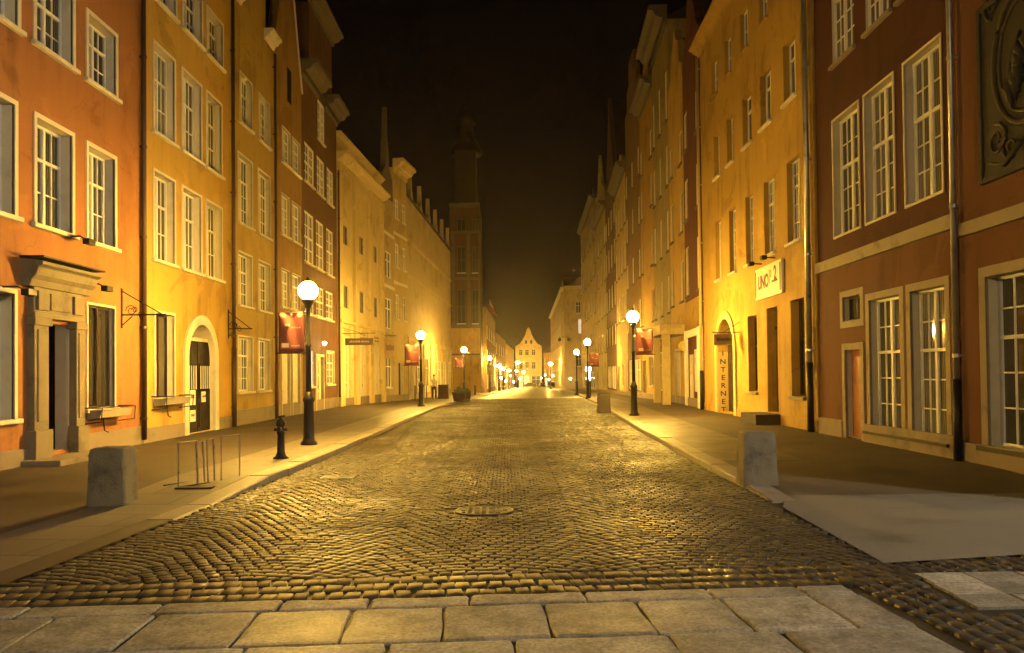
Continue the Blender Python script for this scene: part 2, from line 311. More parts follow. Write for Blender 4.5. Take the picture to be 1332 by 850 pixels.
# ------------------------------------------------------------------ houses
class House:
    """Local axes: x runs along the front (to the right when facing it), y goes into the house, z up."""
    def __init__(s, name, label, A, B, top, wall, depth=9., group='town houses lining the street', reveal='reveal', cat='house', base=None):
        s.A = Vector((*A, 0)); s.B = Vector((*B, 0)); t = s.B - s.A; s.w = t.length; s.t = t.normalized(); s.n = Vector((-s.t.y, s.t.x, 0))
        s.rz = math.atan2(s.t.y, s.t.x); s.e = empty(name, s.A, s.rz); tag(s.e, label, cat, group)
        s.g0 = min(pz(A[1]), pz(B[1])) ; s.base = s.g0 - .4 if base is None else base
        s.top = top; s.wall = wall; s.depth = depth; s.rev = reveal; s.op = []; s.gable = None
    def gr(s, u): return pz((s.A + s.t*u).y)
    def uv(s, px, py, d=0.):
        r = ray(px, py); n = s.n; t = (s.A + n*d - CAM).dot(n)/r.dot(n); p = CAM + r*t
        return (p - s.A).dot(s.t), p.z
    def box(s, name, mats, *a, parent=None, bevel=0.): return MB().box(*a).build(name, mats, parent or s.e, bevel=bevel)
    def opening(s, u0, u1, z0, z1, dep=.25): s.op.append((u0, u1, z0, z1, dep))
    def window(s, u0, u1, z0, z1, dep=.25, cols=2, above=1, below=3, tr=.66, pane='glass', sill=True, surb=True, sur=0., fw=.05, bar=.013, sillm='reveal', far=False, fmat='white', surm='reveal'):
        s.opening(u0, u1, z0, z1, dep); f = MB(); y0, y1 = dep - .07, dep
        i0, i1, j0, j1 = u0 + .005, u1 - .005, z0 + .005, z1 - .005
        f.box(i0, i0+fw, y0, y1, j0, j1); f.box(i1-fw, i1, y0, y1, j0, j1); f.box(i0+fw, i1-fw, y0, y1, j0, j0+fw); f.box(i0+fw, i1-fw, y0, y1, j1-fw, j1)
        um = (i0+i1)/2; zt = lerp(j0, j1, tr) if tr else j1
        f.box(um-fw*.7, um+fw*.7, y0-.012, y1-.005, j0+fw, j1-fw)
        if tr:
            f.box(i0+fw, um-fw*.7, y0-.008, y1-.004, zt-fw*.6, zt+fw*.6); f.box(um+fw*.7, i1-fw, y0-.008, y1-.004, zt-fw*.6, zt+fw*.6)
        if not far:
            for (a, b) in ((i0+fw, um-fw*.7), (um+fw*.7, i1-fw)):
                f.box(a, a+fw*.3, y0+.004, y1-.02, j0+fw, j1-fw); f.box(b-fw*.3, b, y0+.004, y1-.02, j0+fw, j1-fw)
                for c in range(1, cols):
                    x = lerp(a, b, c/cols); f.box(x-bar, x+bar, y0+.015, y1-.02, j0+fw, j1-fw)
                for lo, hi, k in ((j0+fw, zt, below), (zt, j1-fw, above)):
                    for c in range(1, k):
                        z = lerp(lo, hi, c/k); f.box(a, b, y0+.018, y1-.022, z-bar, z+bar)
        w = f.build('window', fmat, s.e)
        pm = pane if pane in ('lit', 'litwhite') else R.choice([pane, pane, 'glass', 'curtain' if pane == 'shade' else 'shade'])
        MB().quad((i0, y1-.03, j0), (i1, y1-.03, j0), (i1, y1-.03, j1), (i0, y1-.03, j1)).build('pane', pm, w)
        if sill:
            MB().box(u0-.07-sur, u1+.07+sur, -.09, .02, z0-.09, z0-.004).build('sill', sillm, w, bevel=.012 if not far else 0)
        if sur:
            q = MB(); zb = z0 if sill or not surb else z0-sur
            q.box(u0-sur, u0, -.025, .03, zb, z1+sur); q.box(u1, u1+sur, -.025, .03, zb, z1+sur); q.box(u0, u1, -.0251, .03, z1, z1+sur)
            if not sill and surb: q.box(u0, u1, -.0249, .03, zb, z0)
            q.build('surround', surm, w)
        return w
    def prow(s, rects, **k):                      # a row measured as (left, right, top at left, bottom at left) in photo pixels
        z0 = sum(s.uv(a, d)[1] for a, b, c, d in rects)/len(rects); z1 = sum(s.uv(a, c)[1] for a, b, c, d in rects)/len(rects)
        out = []
        for a, b, c, d in rects:
            ym = (c+d)/2; u0 = s.uv(a, ym)[0]; u1 = s.uv(b, ym)[0]
            out.append((s.window(max(.06, u0), min(s.w-.06, u1), z0, z1, **k), u0, u1, z0, z1))
        return out
    def grid(s, n, rows, ww=.95, margin=.55, **k):
        for (z0, z1) in rows:
            for i in range(n):
                c = lerp(margin + ww/2, s.w - margin - ww/2, i/(n-1) if n > 1 else .5); s.window(c-ww/2, c+ww/2, z0, z1, **k)
    def door(s, u0, u1, z1, dep=.3, m='darkwood', sur=0., surm='stone', panels=2, z0=None, leaf=1., fan=0.):
        z0 = s.gr((u0+u1)/2) + .03 if z0 is None else z0; s.opening(u0, u1, z0, z1, dep); q = MB()
        zt = z1 - fan; um = (u0+u1)/2; n = 1 if u1-u0 < 1.2 else 2; wl = (u1-u0)*leaf/n
        for i in range(n):
            a, b = u0 + i*wl + .01, u0 + (i+1)*wl - .01
            q.box(a, b, dep-.06, dep, z0, zt)
            for j in range(panels):
                p0 = lerp(z0+.12, zt-.1, j/panels)+.05; p1 = lerp(z0+.12, zt-.1, (j+1)/panels)-.05; q.box(a+.1, b-.1, dep-.085, dep-.058, p0, p1)
        d = q.build('door', m, s.e, bevel=.008)
        MB().tube([(u0+wl-.08, dep-.1, z0+1.0), (u0+wl-.08, dep-.1, z0+1.14)], .014, 6).build('handle', 'steel', d)
        if fan:
            MB().quad((u0, dep-.03, zt), (u1, dep-.03, zt), (u1, dep-.03, z1), (u0, dep-.03, z1)).build('pane', 'glass', d)
            MB().box(u0, u1, dep-.09, dep-.02, zt-.04, zt+.04).build('transom', m, d)
        MB().quad((u0, dep+.01, z0), (u1, dep+.01, z0), (u1, dep+.01, z1), (u0, dep+.01, z1)).build('inner_wall', 'void', d)
        if sur:
            q = MB(); q.box(u0-sur, u0, -.05, .03, z0-.03, z1+sur); q.box(u1, u1+sur, -.05, .03, z0-.03, z1+sur); q.box(u0, u1, -.0501, .03, z1, z1+sur); q.build('surround', surm, d, bevel=.01)
        return d
    def arch(s, u0, u1, zs, z0, dep=.4, sur=.25, surm='reveal'):
        """opening with a round head springing at zs; returns top"""
        r = (u1-u0)/2; c = (u0+u1)/2; top = zs + r; s.opening(u0, u1, z0, top, dep); n = 16
        arc = [(c - r*math.cos(PI*i/n), zs + r*math.sin(PI*i/n)) for i in range(n+1)]
        q = MB()
        for (a, b), (a2, b2) in zip(arc, arc[1:]):
            q.m = 0; q.quad((a, 0, b), (a2, 0, b2), (a2, 0, top), (a, 0, top)); q.m = 1; q.quad((a, 0, b), (a, dep, b), (a2, dep, b2), (a2, 0, b2))
        q.build('arch_head', [s.wall, s.rev], s.e)
        q = MB(); ro = r + sur; poly = []
        out = [(c - ro*math.cos(PI*i/n), zs + ro*math.sin(PI*i/n)) for i in range(n+1)]
        for i in range(n): q.prism([arc[i], arc[i+1], out[i+1], out[i]], -.06, .02)
        q.box(u0-sur, u0, -.06, .02, z0-.05, zs); q.box(u1, u1+sur, -.06, .02, z0-.05, zs)
        q.build('arch_surround', surm, s.e)
        return c, r, top
    def cornice(s, z, h=.35, out=.35, m='reveal', u0=None, u1=None, name='cornice'):
        u0 = -.03 if u0 is None else u0; u1 = s.w+.03 if u1 is None else u1
        prof = [(.02, z), (-.06, z), (-.10, z+h*.3), (-out*.6, z+h*.45), (-out*.75, z+h*.7), (-out, z+h*.75), (-out, z+h), (.02, z+h)]
        return MB().prism(prof, u0, u1, 'x').build(name, m, s.e)
    def band(s, z0, z1, out=.05, m='reveal', name='string_course', u0=0, u1=None): return MB().box(u0+.004, (s.w if u1 is None else u1)-.004, -out, .02, z0, z1).build(name, m, s.e, bevel=.01)
    def plinth(s, h=.45, m='plinth', out=.05, gaps=()):
        q = MB(); cuts = sorted(gaps); u = .004
        for a, b in cuts + [(s.w-.004, None)]:
            if a - u > .02: MB().box(u, a, -out, .015, s.base, s.g0 + h + (s.gr(u)-s.g0)).build('plinth', m, s.e, bevel=.012)
            u = b
    def pipe(s, u, z0, z1, r=.055, m='zinc', low=None, lowm='iron', out=.1):
        o = MB().tube([(u, -out, z0), (u, -out, z1)], r, 10).build('drainpipe', m, s.e, smooth=True)
        q = MB()
        for k in range(max(2, int((z1-z0)/2))):
            z = lerp(z0+.5, z1-.5, k/max(1, int((z1-z0)/2)-1)); q.lathe([(r+.012, z-.03), (r+.012, z+.03)], 10, (u, -out, 0)); q.box(u-.015, u+.015, -out, .01, z-.02, z+.02)
        q.build('clamp', m, o)
        if low: MB().tube([(u, -out, s.gr(u)-.02), (u, -out, low)], r+.018, 10).build('standpipe', lowm, o, smooth=True)
        return o
    def roof_flat(s, rise=3.5, over=.25, m='tiles'):
        d = s.depth; z = s.top
        MB().prism([(-over, z+.02), (d/2, z+rise), (d+over, z+.02)], -.02, s.w+.02, 'x').build('roof', m, s.e)
    def roof_gable(s, apex, m='tiles', y0=.36):
        MB().prism([(-.05, s.top), (s.w/2, apex-.15), (s.w+.05, s.top)], y0, s.depth, 'y').build('roof', m, s.e)
    def gable_wall(s, poly, m=None, th=.35, name='gable'):
        return MB().prism(poly, 0., th, 'y').build(name, m or s.wall, s.e)
    def finish(s):
        us = sorted({0., s.w} | {round(v, 5) for o in s.op for v in o[:2]}); zs = sorted({s.base, s.top} | {round(v, 5) for o in s.op for v in o[2:4]})
        q = MB()
        for a, b in zip(us, us[1:]):
            for c, d in zip(zs, zs[1:]):
                um, zm = (a+b)/2, (c+d)/2
                if not any(o[0] < um < o[1] and o[2] < zm < o[3] for o in s.op): q.quad((a, 0, c), (b, 0, c), (b, 0, d), (a, 0, d))
        D, w, z0, z1 = s.depth, s.w, s.base, s.top
        q.quad((0, 0, z0), (0, D, z0), (0, D, z1), (0, 0, z1)); q.quad((w, 0, z0), (w, 0, z1), (w, D, z1), (w, D, z0)); q.quad((0, D, z0), (w, D, z0), (w, D, z1), (0, D, z1)); q.quad((0, 0, z1), (w, 0, z1), (w, D, z1), (0, D, z1))
        q.m = 1
        for (a, b, c, d, dep) in s.op:
            q.quad((a, 0, c), (a, dep+.02, c), (a, dep+.02, d), (a, 0, d)); q.quad((b, 0, c), (b, 0, d), (b, dep+.02, d), (b, dep+.02, c))
            q.quad((a, 0, d), (a, dep+.02, d), (b, dep+.02, d), (b, 0, d)); q.quad((a, 0, c), (b, 0, c), (b, dep+.02, c), (a, dep+.02, c))
        q.build('wall', [s.wall, s.rev], s.e)
    def P(s, u, d, z): return s.A + s.t*u + s.n*d + Vector((0, 0, z))
LX = -8.7
def xy(px, X): return (X, X*1000/(px - 660))

exec_parts = []
# ================================================================== left row
xb = lambda px, X=LX: (X, X*1000/(px - VPX))
# --- orange house
h = House('house', 'orange plastered house with carved stone portal, nearest on the left side', (LX, 6.5), xb(184), 16.5, 'orange', 10)
b1 = h
h.prow([(114.5, 150, 4, 104), (46.6, 94, -38, 58), (-38, 22, -100, -10)], pane='shade', sur=.09, dep=.28, above=1, below=2, tr=.66)
h.prow([(114.5, 148.6, 193, 312), (47, 93, 155, 291), (-36, 18, 100, 263)], pane='shade', sur=.09, dep=.28, above=1, below=2, tr=.66)
h.prow([(113.5, 148, 396, 532)], pane='shade', sur=.05, dep=.16, tr=None, cols=1, below=1, fw=.035, fmat='darkwood')
u1 = h.uv(17.7, 460)[0]; z0 = h.uv(17.7, 545)[1]; z1 = h.uv(17.7, 382)[1]
h.window(u1-1.25, u1, z0, z1, pane='shade', sur=.08, dep=.3, below=2)
h.window(.6, 1.8, z0, z1, pane='shade', sur=.08, dep=.3, below=2)
# portal
pu0, pu1 = h.uv(55, 500)[0], h.uv(90, 500)[0]; pz1 = h.uv(60, 420)[1]
gy = h.gr(pu0) + .17
h.opening(pu0, pu1, gy, pz1, .26)
por = MB(); ou0, ou1 = h.uv(35, 500)[0], h.uv(102, 500)[0]
por.box(ou0, pu0-.02, -.14, .02, gy-.1, pz1); por.box(pu1+.02, ou1, -.14, .02, gy-.1, pz1)
por.box(ou0-.05, pu0+.02, -.2, .02, gy-.1, gy+.45); por.box(pu1-.02, ou1+.05, -.2, .02, gy-.1, gy+.45)
for a, b in ((ou0, pu0), (pu1, ou1)):
    por.box(a+.08, b-.08, -.165, -.13, gy+.6, pz1-.15); por.box(a-.04, b+.04, -.18, .02, pz1-.08, pz1+.06)
zf = pz1 + .62
por.box(ou0, ou1, -.15, .02, pz1+.06, pz1+.16); por.box(ou0+.02, ou1-.02, -.12, .02, pz1+.16, zf)
for a in (ou0+.08, ou1-.42): por.box(a, a+.34, -.17, .02, pz1+.2, zf-.06)
por.box(ou0+.5, ou1-.5, -.15, .02, pz1+.22, zf-.08)
por.prism([(.02, zf), (-.16, zf), (-.2, zf+.12), (-.28, zf+.2), (-.32, zf+.34), (-.40, zf+.38), (-.40, zf+.44), (.02, zf+.5)], ou0-.18, ou1+.18, 'x')
po = por.build('portal', 'portalstone', h.e, bevel=.012)
MB().box(ou0-.22, ou1+.22, -.44, .02, zf+.5, zf+.53).build('lead_cap', 'iron', po)
dr = MB().box(pu0+.02, pu0+.06, .3, .98, gy, pz1-.02).build('door', 'darkwood', h.e)
MB().box(pu0+.062, pu0+.075, .4, .88, gy+.2, pz1-1.1).build('door_panel', 'redwood', dr)
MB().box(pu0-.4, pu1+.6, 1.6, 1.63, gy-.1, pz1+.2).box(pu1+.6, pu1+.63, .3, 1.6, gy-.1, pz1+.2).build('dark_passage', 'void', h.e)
MB().box(ou0-.25, ou1+.25, -.75, -.02, h.gr(pu0)-.1, h.gr(pu0)+.1).build('doorstep', 'plinth', h.e, bevel=.02)
h.plinth(.42, gaps=[(ou0, ou1)])
h.pipe(h.w-.06, h.gr(h.w)+.1, 16.3, .06, 'pipebrown'); h.cornice(16.1, .4, .4); h.roof_flat(); h.finish()

# --- ochre house with arched gate
h = House('house', 'ochre house with an arched dark double gate, left side', xb(184), xb(301), 15.2, 'ochre', 10); b2 = h
h.prow([(203, 228, -72, 0), (238, 262, -20, 33), (270, 289, 4, 70)], pane='shade', sur=.07, above=1, below=2, dep=.26)
h.prow([(200, 226.5, 54, 168), (237.5, 261, 91, 194), (269, 287.5, 122, 219)], pane='shade', sur=.07, above=1, below=2, dep=.26)
h.prow([(200, 226.5, 219, 335), (237.5, 261, 244.6, 348), (268.5, 288, 264, 360)], pane='shade', sur=.07, above=1, below=2, dep=.26)
h.prow([(202, 226, 407, 518)], pane='shade', sur=.07, dep=.24, tr=None, cols=1, below=1, fw=.035, fmat='darkwood')
u0, u1 = h.uv(243.5, 500)[0], h.uv(278, 500)[0]; gu0, gu1 = u0, u1
gz0 = h.gr(u0) + .02; apex = h.uv(262, 423)[1]; zs = apex - (u1-u0)/2
c, r, top = h.arch(u0, u1, zs, gz0, .5, .27)
gate = empty('gate', (0, 0, 0)); gate.parent = h.e
for k, (a, b) in enumerate(((u0, c-.01), (c+.01, u1))):
    q = MB(); ai = math.acos(.84); hw = r*.97; side = -1 if k == 0 else 1; arcp = [(c + side*hw*math.cos(t), zs + hw*math.sin(t)) for t in (0, .2, .4, .55)]; mid = b if k == 0 else a; q.prism([(arcp[0][0], gz0)] + arcp + [(mid, arcp[-1][1]), (mid, gz0)], .10, .16)
    for zz in (gz0+.12, gz0+.95, zs-.95): q.box(a+.08, b-.08, .08, .104, zz, zz + (.72 if zz < zs-1 else .8))
    lf = q.build('gate_leaf', 'gatewood', gate, bevel=.008)
    g2 = MB()
    for i in range(5):
        x = lerp(a+.16, b-.16, i/4); g2.box(x-.012, x+.012, .062, .081, zs-.88, zs-.22)
    g2.build('window_bars', 'paper', lf)
    g3 = MB()
    for i in range(8):
        x = lerp(*sorted((arcp[-1][0], mid)), (i+.5)/8); zc_ = arcp[-1][1]; g3.prism([(x-.045, zc_-.02), (x+.045, zc_-.02), (x+.02, zc_+.10), (x-.02, zc_+.10)], .11, .15)
    g3.build('scalloped_crest', 'reveal', lf)
    pw = .36 if k == 0 else .3
    for (x0, zc, hh) in (((a+.36, zs-1.32, .42), (a+.36, zs-1.78, .32)) if k == 0 else ((a+.2, zs-1.26, .3),)):
        p = MB().box(x0, x0+pw, .068, .079, zc, zc+hh).build('paper_notice', 'paper', lf)
        q = MB(); rr = random.Random(3+k)
        for i in range(4):
            xx = x0+.06+i*.062; q.box(xx, xx+.035+.02*rr.random(), .064, .0675, zc+hh*.45, zc+hh*(.62+.1*rr.random()))
        q.build('faded_lettering', 'signbrown', p)
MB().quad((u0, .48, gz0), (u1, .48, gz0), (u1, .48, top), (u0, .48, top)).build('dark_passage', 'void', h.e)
h.plinth(.35, gaps=[(u0-.27, u1+.27)])
h.cornice(14.9, .35, .4); h.roof_flat()
h.pipe(h.w-.02, h.gr(h.w)+.1, 14.8, .06, 'pipebrown', 2.6, 'pipebrown')
h.finish()

# --- yellow house, two windows per floor
h = House('house', 'yellow house two windows wide with broken cornice, left side', xb(301), xb(357.5), 14.2, 'yellow', 10); b3 = h
h.prow([(312, 327, 93, 155), (337, 350, 123, 182)], pane='curtain', sur=.05, dep=.22)
h.prow([(310, 327.5, 199, 287), (336, 351, 221, 303)], pane='curtain', sur=.06, dep=.22)
h.prow([(310, 327, 327, 396), (336, 351, 340, 402)], pane='curtain', sur=.06, dep=.22)
h.prow([(310, 328, 438, 510), (336, 350, 442, 508)], pane='curtain', sur=.06, dep=.22)
w = h.w
h.gable_wall([(.9, 14.2), (w-.9, 14.2), (w-.9, 16.6), (w-1.4, 17.2), (w/2, 19), (1.4, 17.2), (.9, 16.6)])
h.cornice(13.95, .38, .35, u0=-.02, u1=.95); h.cornice(13.95, .38, .35, u0=w-1.1, u1=w-.02); h.roof_gable(18.6)
h.plinth(.5); h.pipe(w-.08, h.gr(w), 13.8, .05, 'pipebrown', 2.2, 'pipebrown'); h.finish()

# --- amber gabled house
h = House('house', 'amber house with plain pointed gable behind the red banner', xb(357.5), xb(394), 13.8, 'amber', 10)
h.prow([(367, 377, 163, 208), (380, 390, 180, 222)], pane='curtain', sur=.04, dep=.15)
h.prow([(366, 376, 250, 303), (380, 390, 264, 312)], pane='curtain', sur=.04, dep=.15)
h.prow([(366, 376, 350, 398), (380, 390, 356, 402)], pane='curtain', sur=.04, dep=.15)
for a, b in ((366, 376), (380, 389.5)):
    h.door(h.uv(a, 490)[0], h.uv(b, 490)[0], h.uv(a, 458)[1], .12, 'blind', .08, 'reveal', 2)
w = h.w; h.gable_wall([(0, 13.8), (w, 13.8), (w/2+.3, 18.6), (w/2, 18.9), (w/2-.3, 18.6)])
MB().prism([(w+.02, 13.8), (w+.14, 13.8), (w/2+.34, 18.75), (w/2+.3, 18.6)], -.05, .4).build('gable_coping', 'reveal', h.e); h.roof_gable(18.6); h.plinth(.5); 
u, z = h.uv(376, 110); h.box('niche_window', 'glass', u-.28, u+.28, -.012, .02, z-.75, z+.6)
h.finish()

# --- brown house with tall dormer
h = House('house', 'brown red house with small paned white windows and tall wall dormer', xb(394), xb(439.5), 14.7, 'brown', 10)
wk = dict(dep=.1, sur=0., above=2, below=2, tr=.5, bar=.02, fw=.07)
h.prow([(396, 408, 188, 237), (412, 421.5, 202, 249), (425, 433, 213, 258)], **wk)
h.prow([(396, 407.5, 277, 342), (411, 420.5, 284, 349), (424.5, 433, 294, 352)], **wk)
h.prow([(396, 408, 362, 406), (411, 421, 371, 411), (424, 433, 382, 415)], **wk)
h.prow([(413, 421.5, 128, 179)], **wk)
h.window(h.uv(402, 480)[0], h.uv(409, 480)[0], h.uv(402, 503)[1], h.uv(402, 456)[1], pane='litwhite', dep=.12, below=1, above=1, cols=1)
h.door(h.uv(411, 490)[0], h.uv(420, 490)[0], h.uv(411, 464)[1], .15, 'blind', .12, 'reveal', 3)
h.window(h.uv(425, 480)[0], h.uv(434, 480)[0], h.uv(425, 500)[1], h.uv(425, 458)[1], dep=.12, sur=.08)
w = h.w; h.cornice(14.55, .75, .7, 'dimstone', u1=w*.42); h.cornice(14.55, .75, .7, 'dimstone', u0=w*.62)  # cornices in the toned-down stone, imitating light falloff
h.gable_wall([(w*.2, 14.7), (w*.86, 14.7), (w*.86, 18.4), (w*.2, 18.4)], th=3.); h.cornice(18.4, .55, .55, 'dimstone', u0=w*.17, u1=w*.9, name='dormer_cornice')
h.roof_flat(3.2); h.plinth(.5); h.finish()
tag(MB().sphere((0, 0, 0), .09, 10, 7).add([(0, 0, 0)], []).build('wall_lamp', 'smallbulb'), 'small bare bulb glowing above the pale door of the brown red house', 'lamp').location = h.P(h.uv(415, 447)[0], -.25, h.uv(415, 447)[1])

# --- cream house with pilasters
h = House('house', 'cream house with flat attic, tall pilasters and shuttered ground floor', xb(439.5), (-8.0, 49.4), 13.1, 'cream', 10)
h.cornice(12.75, .55, .6, 'cream'); h.gable_wall([(0, 13.3), (h.w, 13.3), (h.w, 14.1), (0, 14.1)], name='attic'); h.cornice(14.1, .25, .25, 'cream', name='attic_coping')
n = 3; bw = h.w/n
q = MB()
for i in range(n+1):
    c = min(h.w-.32, max(.32, i*bw)); q.box(c-.3, c+.3, -.16, .02, h.g0+.5, 12.75); q.box(c-.38, c+.38, -.2, .02, h.g0-.2, h.g0+.6); q.box(c-.36, c+.36, -.2, .02, 12.3, 12.76)
q.build('pilasters', 'cream', h.e, bevel=.015)
for i in range(n):
    c = (i+.5)*bw; gg = h.gr(c)
    h.window(c-.55, c+.55, 8.7, 9.75, dep=.15, cols=1, above=1, below=1, tr=None, sill=False, pane='shade', fmat='stone')
    h.window(c-.55, c+.55, 5.3, 6.55, dep=.15, cols=1, above=1, below=1, tr=None, sill=False, pane='shade', fmat='stone')
    d = h.door(c-.62, c+.62, gg+3.5, .12, 'blind', 0, panels=3)
    q = MB(); 
    for z in (gg+3.75, gg+3.95): q.box(c-.6, c+.6, -.03, .02, z, z+.12)
    q.build('vent_slats', 'stone', h.e)
h.band(4.45, 4.62, .22, 'cream'); h.plinth(.4); h.pipe(.05, h.gr(0), 12.6, .06, 'pipebrown'); h.roof_flat(2.5); h.finish(); b6 = h

# --- narrow pinnacled house + corniced house
h = House('house', 'narrow pale house with tall spiked gable, left of the long pale facade', (-8.0, 49.4), (-7.7, 52.5), 13.5, 'pale', 9)
h.grid(1, [(8.2, 9.9), (4.8, 6.8)], 1.5, .3, far=True, pane='curtain', dep=.12, sill=False); h.band(11.0, 11.2); h.band(7.5, 7.7); w = h.w
h.window(w/2-.7, w/2+.7, .9, 3.0, far=True, pane='curtain', dep=.12)
h.gable_wall([(.1, 13.5), (w-.1, 13.5), (w-.35, 15), (w/2+.45, 15.6), (w/2+.3, 17.2), (w/2+.12, 17.5), (w/2, 19.6), (w/2-.12, 17.5), (w/2-.3, 17.2), (w/2-.45, 15.6), (.35, 15)], 'dimstone'); h.roof_gable(16.5); h.plinth(.4); h.finish()  # gable in toned-down stone: its fade into the dark is put into the colour
h = House('house', 'pale house with high boxed cornice beside the spiked gable', (-7.7, 52.5), (-7.2, 55.6), 16.0, 'greyyellow', 9)
h.grid(2, [(12.6, 13.9), (9.2, 10.8), (5.6, 7.3)], .8, .3, far=True, pane='curtain', dep=.12); h.cornice(15.7, .9, .75, 'cream'); h.band(11.4, 11.6); h.band(8, 8.2)
h.door(.9, 2.1, 2.6, .3, 'darkwood'); h.roof_flat(2); h.plinth(.4); h.finish()

# --- long pale facade with pinnacles
h = House('building', 'long pale windowless facade with a row of small pinnacles along its top', (-7.2, 55.6), (-5.9, 81), 14.7, 'pale', 10)
h.band(11.5, 11.75, .08, 'greyyellow'); h.band(8.9, 9.1, .08, 'greyyellow'); h.band(4.2, 4.5, .1, 'greyyellow')
for i in range(6):
    c = h.w*(.09 + i*.175)
    MB().prism([(c-.9, 14.7), (c+.9, 14.7), (c+.35, 15.5), (c+.14, 15.7), (c, 17.1), (c-.14, 15.7), (c-.35, 15.5)], 0, .35).build('pinnacle', 'pale', h.e)
q = MB()
for i in range(8):
    c = h.w*i/7; c = min(h.w-.25, max(.25, c)); MB().box(c-.2, c+.2, -.1, .02, h.base, 4.2).build('pilaster', 'pale', h.e)
for i in range(7):
    c = h.w*(i+.5)/7
    if i in (0, 3): h.door(c-.7, c+.7, h.gr(c)+3.0, .3, 'darkwood')
    else: h.window(c-.95, c+.95, h.gr(c)+.9, h.gr(c)+3.3, dep=.12, far=True, pane='curtain', fmat='blind', sill=False)
h.plinth(.35); h.roof_flat(1.2); h.finish()

# --- town hall tower
T0, T1, T2 = (-6.75, 92), (-3.15, 92), (-2.72, 101)
h = House('tower', 'tall dark brick tower with stone pilasters and paired high windows', T0, T1, 22.0, 'brick', 9, None, 'dimstone', 'tower')
bu = h
def twin(px0, px1, py0, py1, **k):
    u0, z1 = h.uv(px0, py0); u1, z0 = h.uv(px1, py1); h.window(u0, u1, z0, z1, **k)
for a, b in ((594.5, 605.5), (614, 623)):
    twin(a, b, 377, 421, far=True, tr=.5, dep=.3, fmat='dimstone'); twin(a, b, 321, 355, far=True, tr=.5, dep=.3, fmat='dimstone'); twin(a, b, 285, 301, far=True, tr=None, dep=.3, fmat='dimstone')
q = MB()
for c in (589.5, 609.8, 624.6):
    u = h.uv(c, 350)[0]; q.box(max(.02, u-.22), min(h.w-.02, u+.22), -.22, .02, 7.75, 18.7)
q.build('pilasters', 'dimstone', h.e, bevel=.02)
h.band(7.3, 7.75, .3, 'dimstone'); h.band(13.1, 13.4, .25, 'dimstone'); h.band(18.7, 19.0, .25, 'dimstone'); h.cornice(21.8, .5, .4, 'dimstone')
MB().box(.05, h.w-.05, -.14, .02, h.base, 7.3).build('lower_facing', 'ochre', h.e); h.band(4.05, 4.25, .2, 'dimstone')
c = h.w/2
MB().box(.5, h.w-.5, 2.5, 7.5, 22.1, 29.5).build('upper_shaft', 'tiles', h.e)
MB().lathe([(2.0, 0), (2.1, .4), (1.5, 1.6), (1.0, 2.3), (.95, 3.6), (1.3, 4.0), (.9, 4.8), (.4, 5.6), (.05, 6.4)], 12, (c, 5, 29.5)).build('spire', 'tiles', h.e, smooth=True)
h.finish(); tower = h
fl = empty('flag', (-3.0, 97.5, 10.0)); tag(fl, 'pale red flag hanging from a pole on the side of the brick tower', 'flag')
MB().tube([(0, 0, -.9), (.9, -.3, 1.5)], .035, 6).build('pole', 'iron', fl)
q = MB(); n = 8
def pt(i, j): 
            a = i/n; b = j/6; return (.85 - .05*b + .95*a*b*1.0 + .1*a, -.3 + .12*math.sin(a*9 + b*2), 1.4 - b*1.7 - a*.35 - .3*a*b)
q.grid(pt, n, 6)
o = q.build('cloth', ['bannerwhite', 'banner'], fl, True)
o.data.polygons.foreach_set('material_index', [0 if k < n*3 else 1 for k in range(n*6)])
sd = o.modifiers.new('s', 'SOLIDIFY'); sd.thickness = .012

# --- houses beyond the tower
h = House('house', 'dark ochre house standing just beyond the brick tower', (-2.7, 101.2), (-2.0, 131), 10.6, 'umber', 10, 'houses beyond the tower'); 
h.grid(5, [(6.6, 8.3), (3.2, 5)], 1.4, 1, far=True, dep=.2); h.grid(5, [(-.2, 1.7)], 2., 1., far=True, dep=.2, pane='curtain', sill=False); h.roof_flat(3); h.finish()
h = House('house', 'umber house second beyond the tower with lit shopfronts', (-1.9, 131.5), (-.3, 168), 9.0, 'umber', 10, 'houses beyond the tower')
h.grid(5, [(5.4, 7.2), (2.4, 4)], 1.5, 1, far=True, dep=.2); h.grid(4, [(-.9, 1.4)], 2.4, 1.2, far=True, dep=.2, pane='lit', sill=False); h.roof_flat(3); h.finish()
h = House('house', 'ochre gabled house last before the square on the left', (-.3, 168.5), (1.9, 216), 8.6, 'ochre', 12, 'houses beyond the tower')
h.grid(6, [(5.2, 7), (2.2, 4)], 1.5, 1, far=True, dep=.2); h.grid(5, [(-1.5, .9)], 2.6, 1.5, far=True, dep=.2, pane='lit', sill=False); h.roof_flat(3.4); h.finish()
h = House('house', 'pale house with curved pointed gable closing the far end of the street', (2.9, 262), (11.8, 262), 11.4, 'cream', 9, None)
w = h.w
h.gable_wall([(0, 11.4), (w, 11.4), (w*.84, 12.2), (w*.72, 13.6), (w*.62, 15.4), (w*.56, 17.2), (w*.5, 17.9), (w*.44, 17.2), (w*.38, 15.4), (w*.28, 13.6), (w*.16, 12.2)])
for px in (677.5, 685.5, 694):
    u = h.uv(px, 460)[0]
    for z in ((8.2, 10.2), (3.6, 6)): h.window(u-.62, u+.62, *z, far=True, dep=.15)
for u in (w*.4, w*.6): h.box('attic_window', 'glass', u-.35, u+.35, -.02, .03, 12.2, 13.4)
h.window(1.2, 4.6, -2.3, 1.3, far=True, dep=.2, pane='lit', sill=False); h.window(5.4, 8.3, -2.5, 1.2, far=True, dep=.25, sill=False); h.roof_gable(17); h.finish()
h = House('house', 'small yellow lit house right of the far gabled house', (12.2, 258), (16.5, 236), 8.8, 'saffron', 8, None)
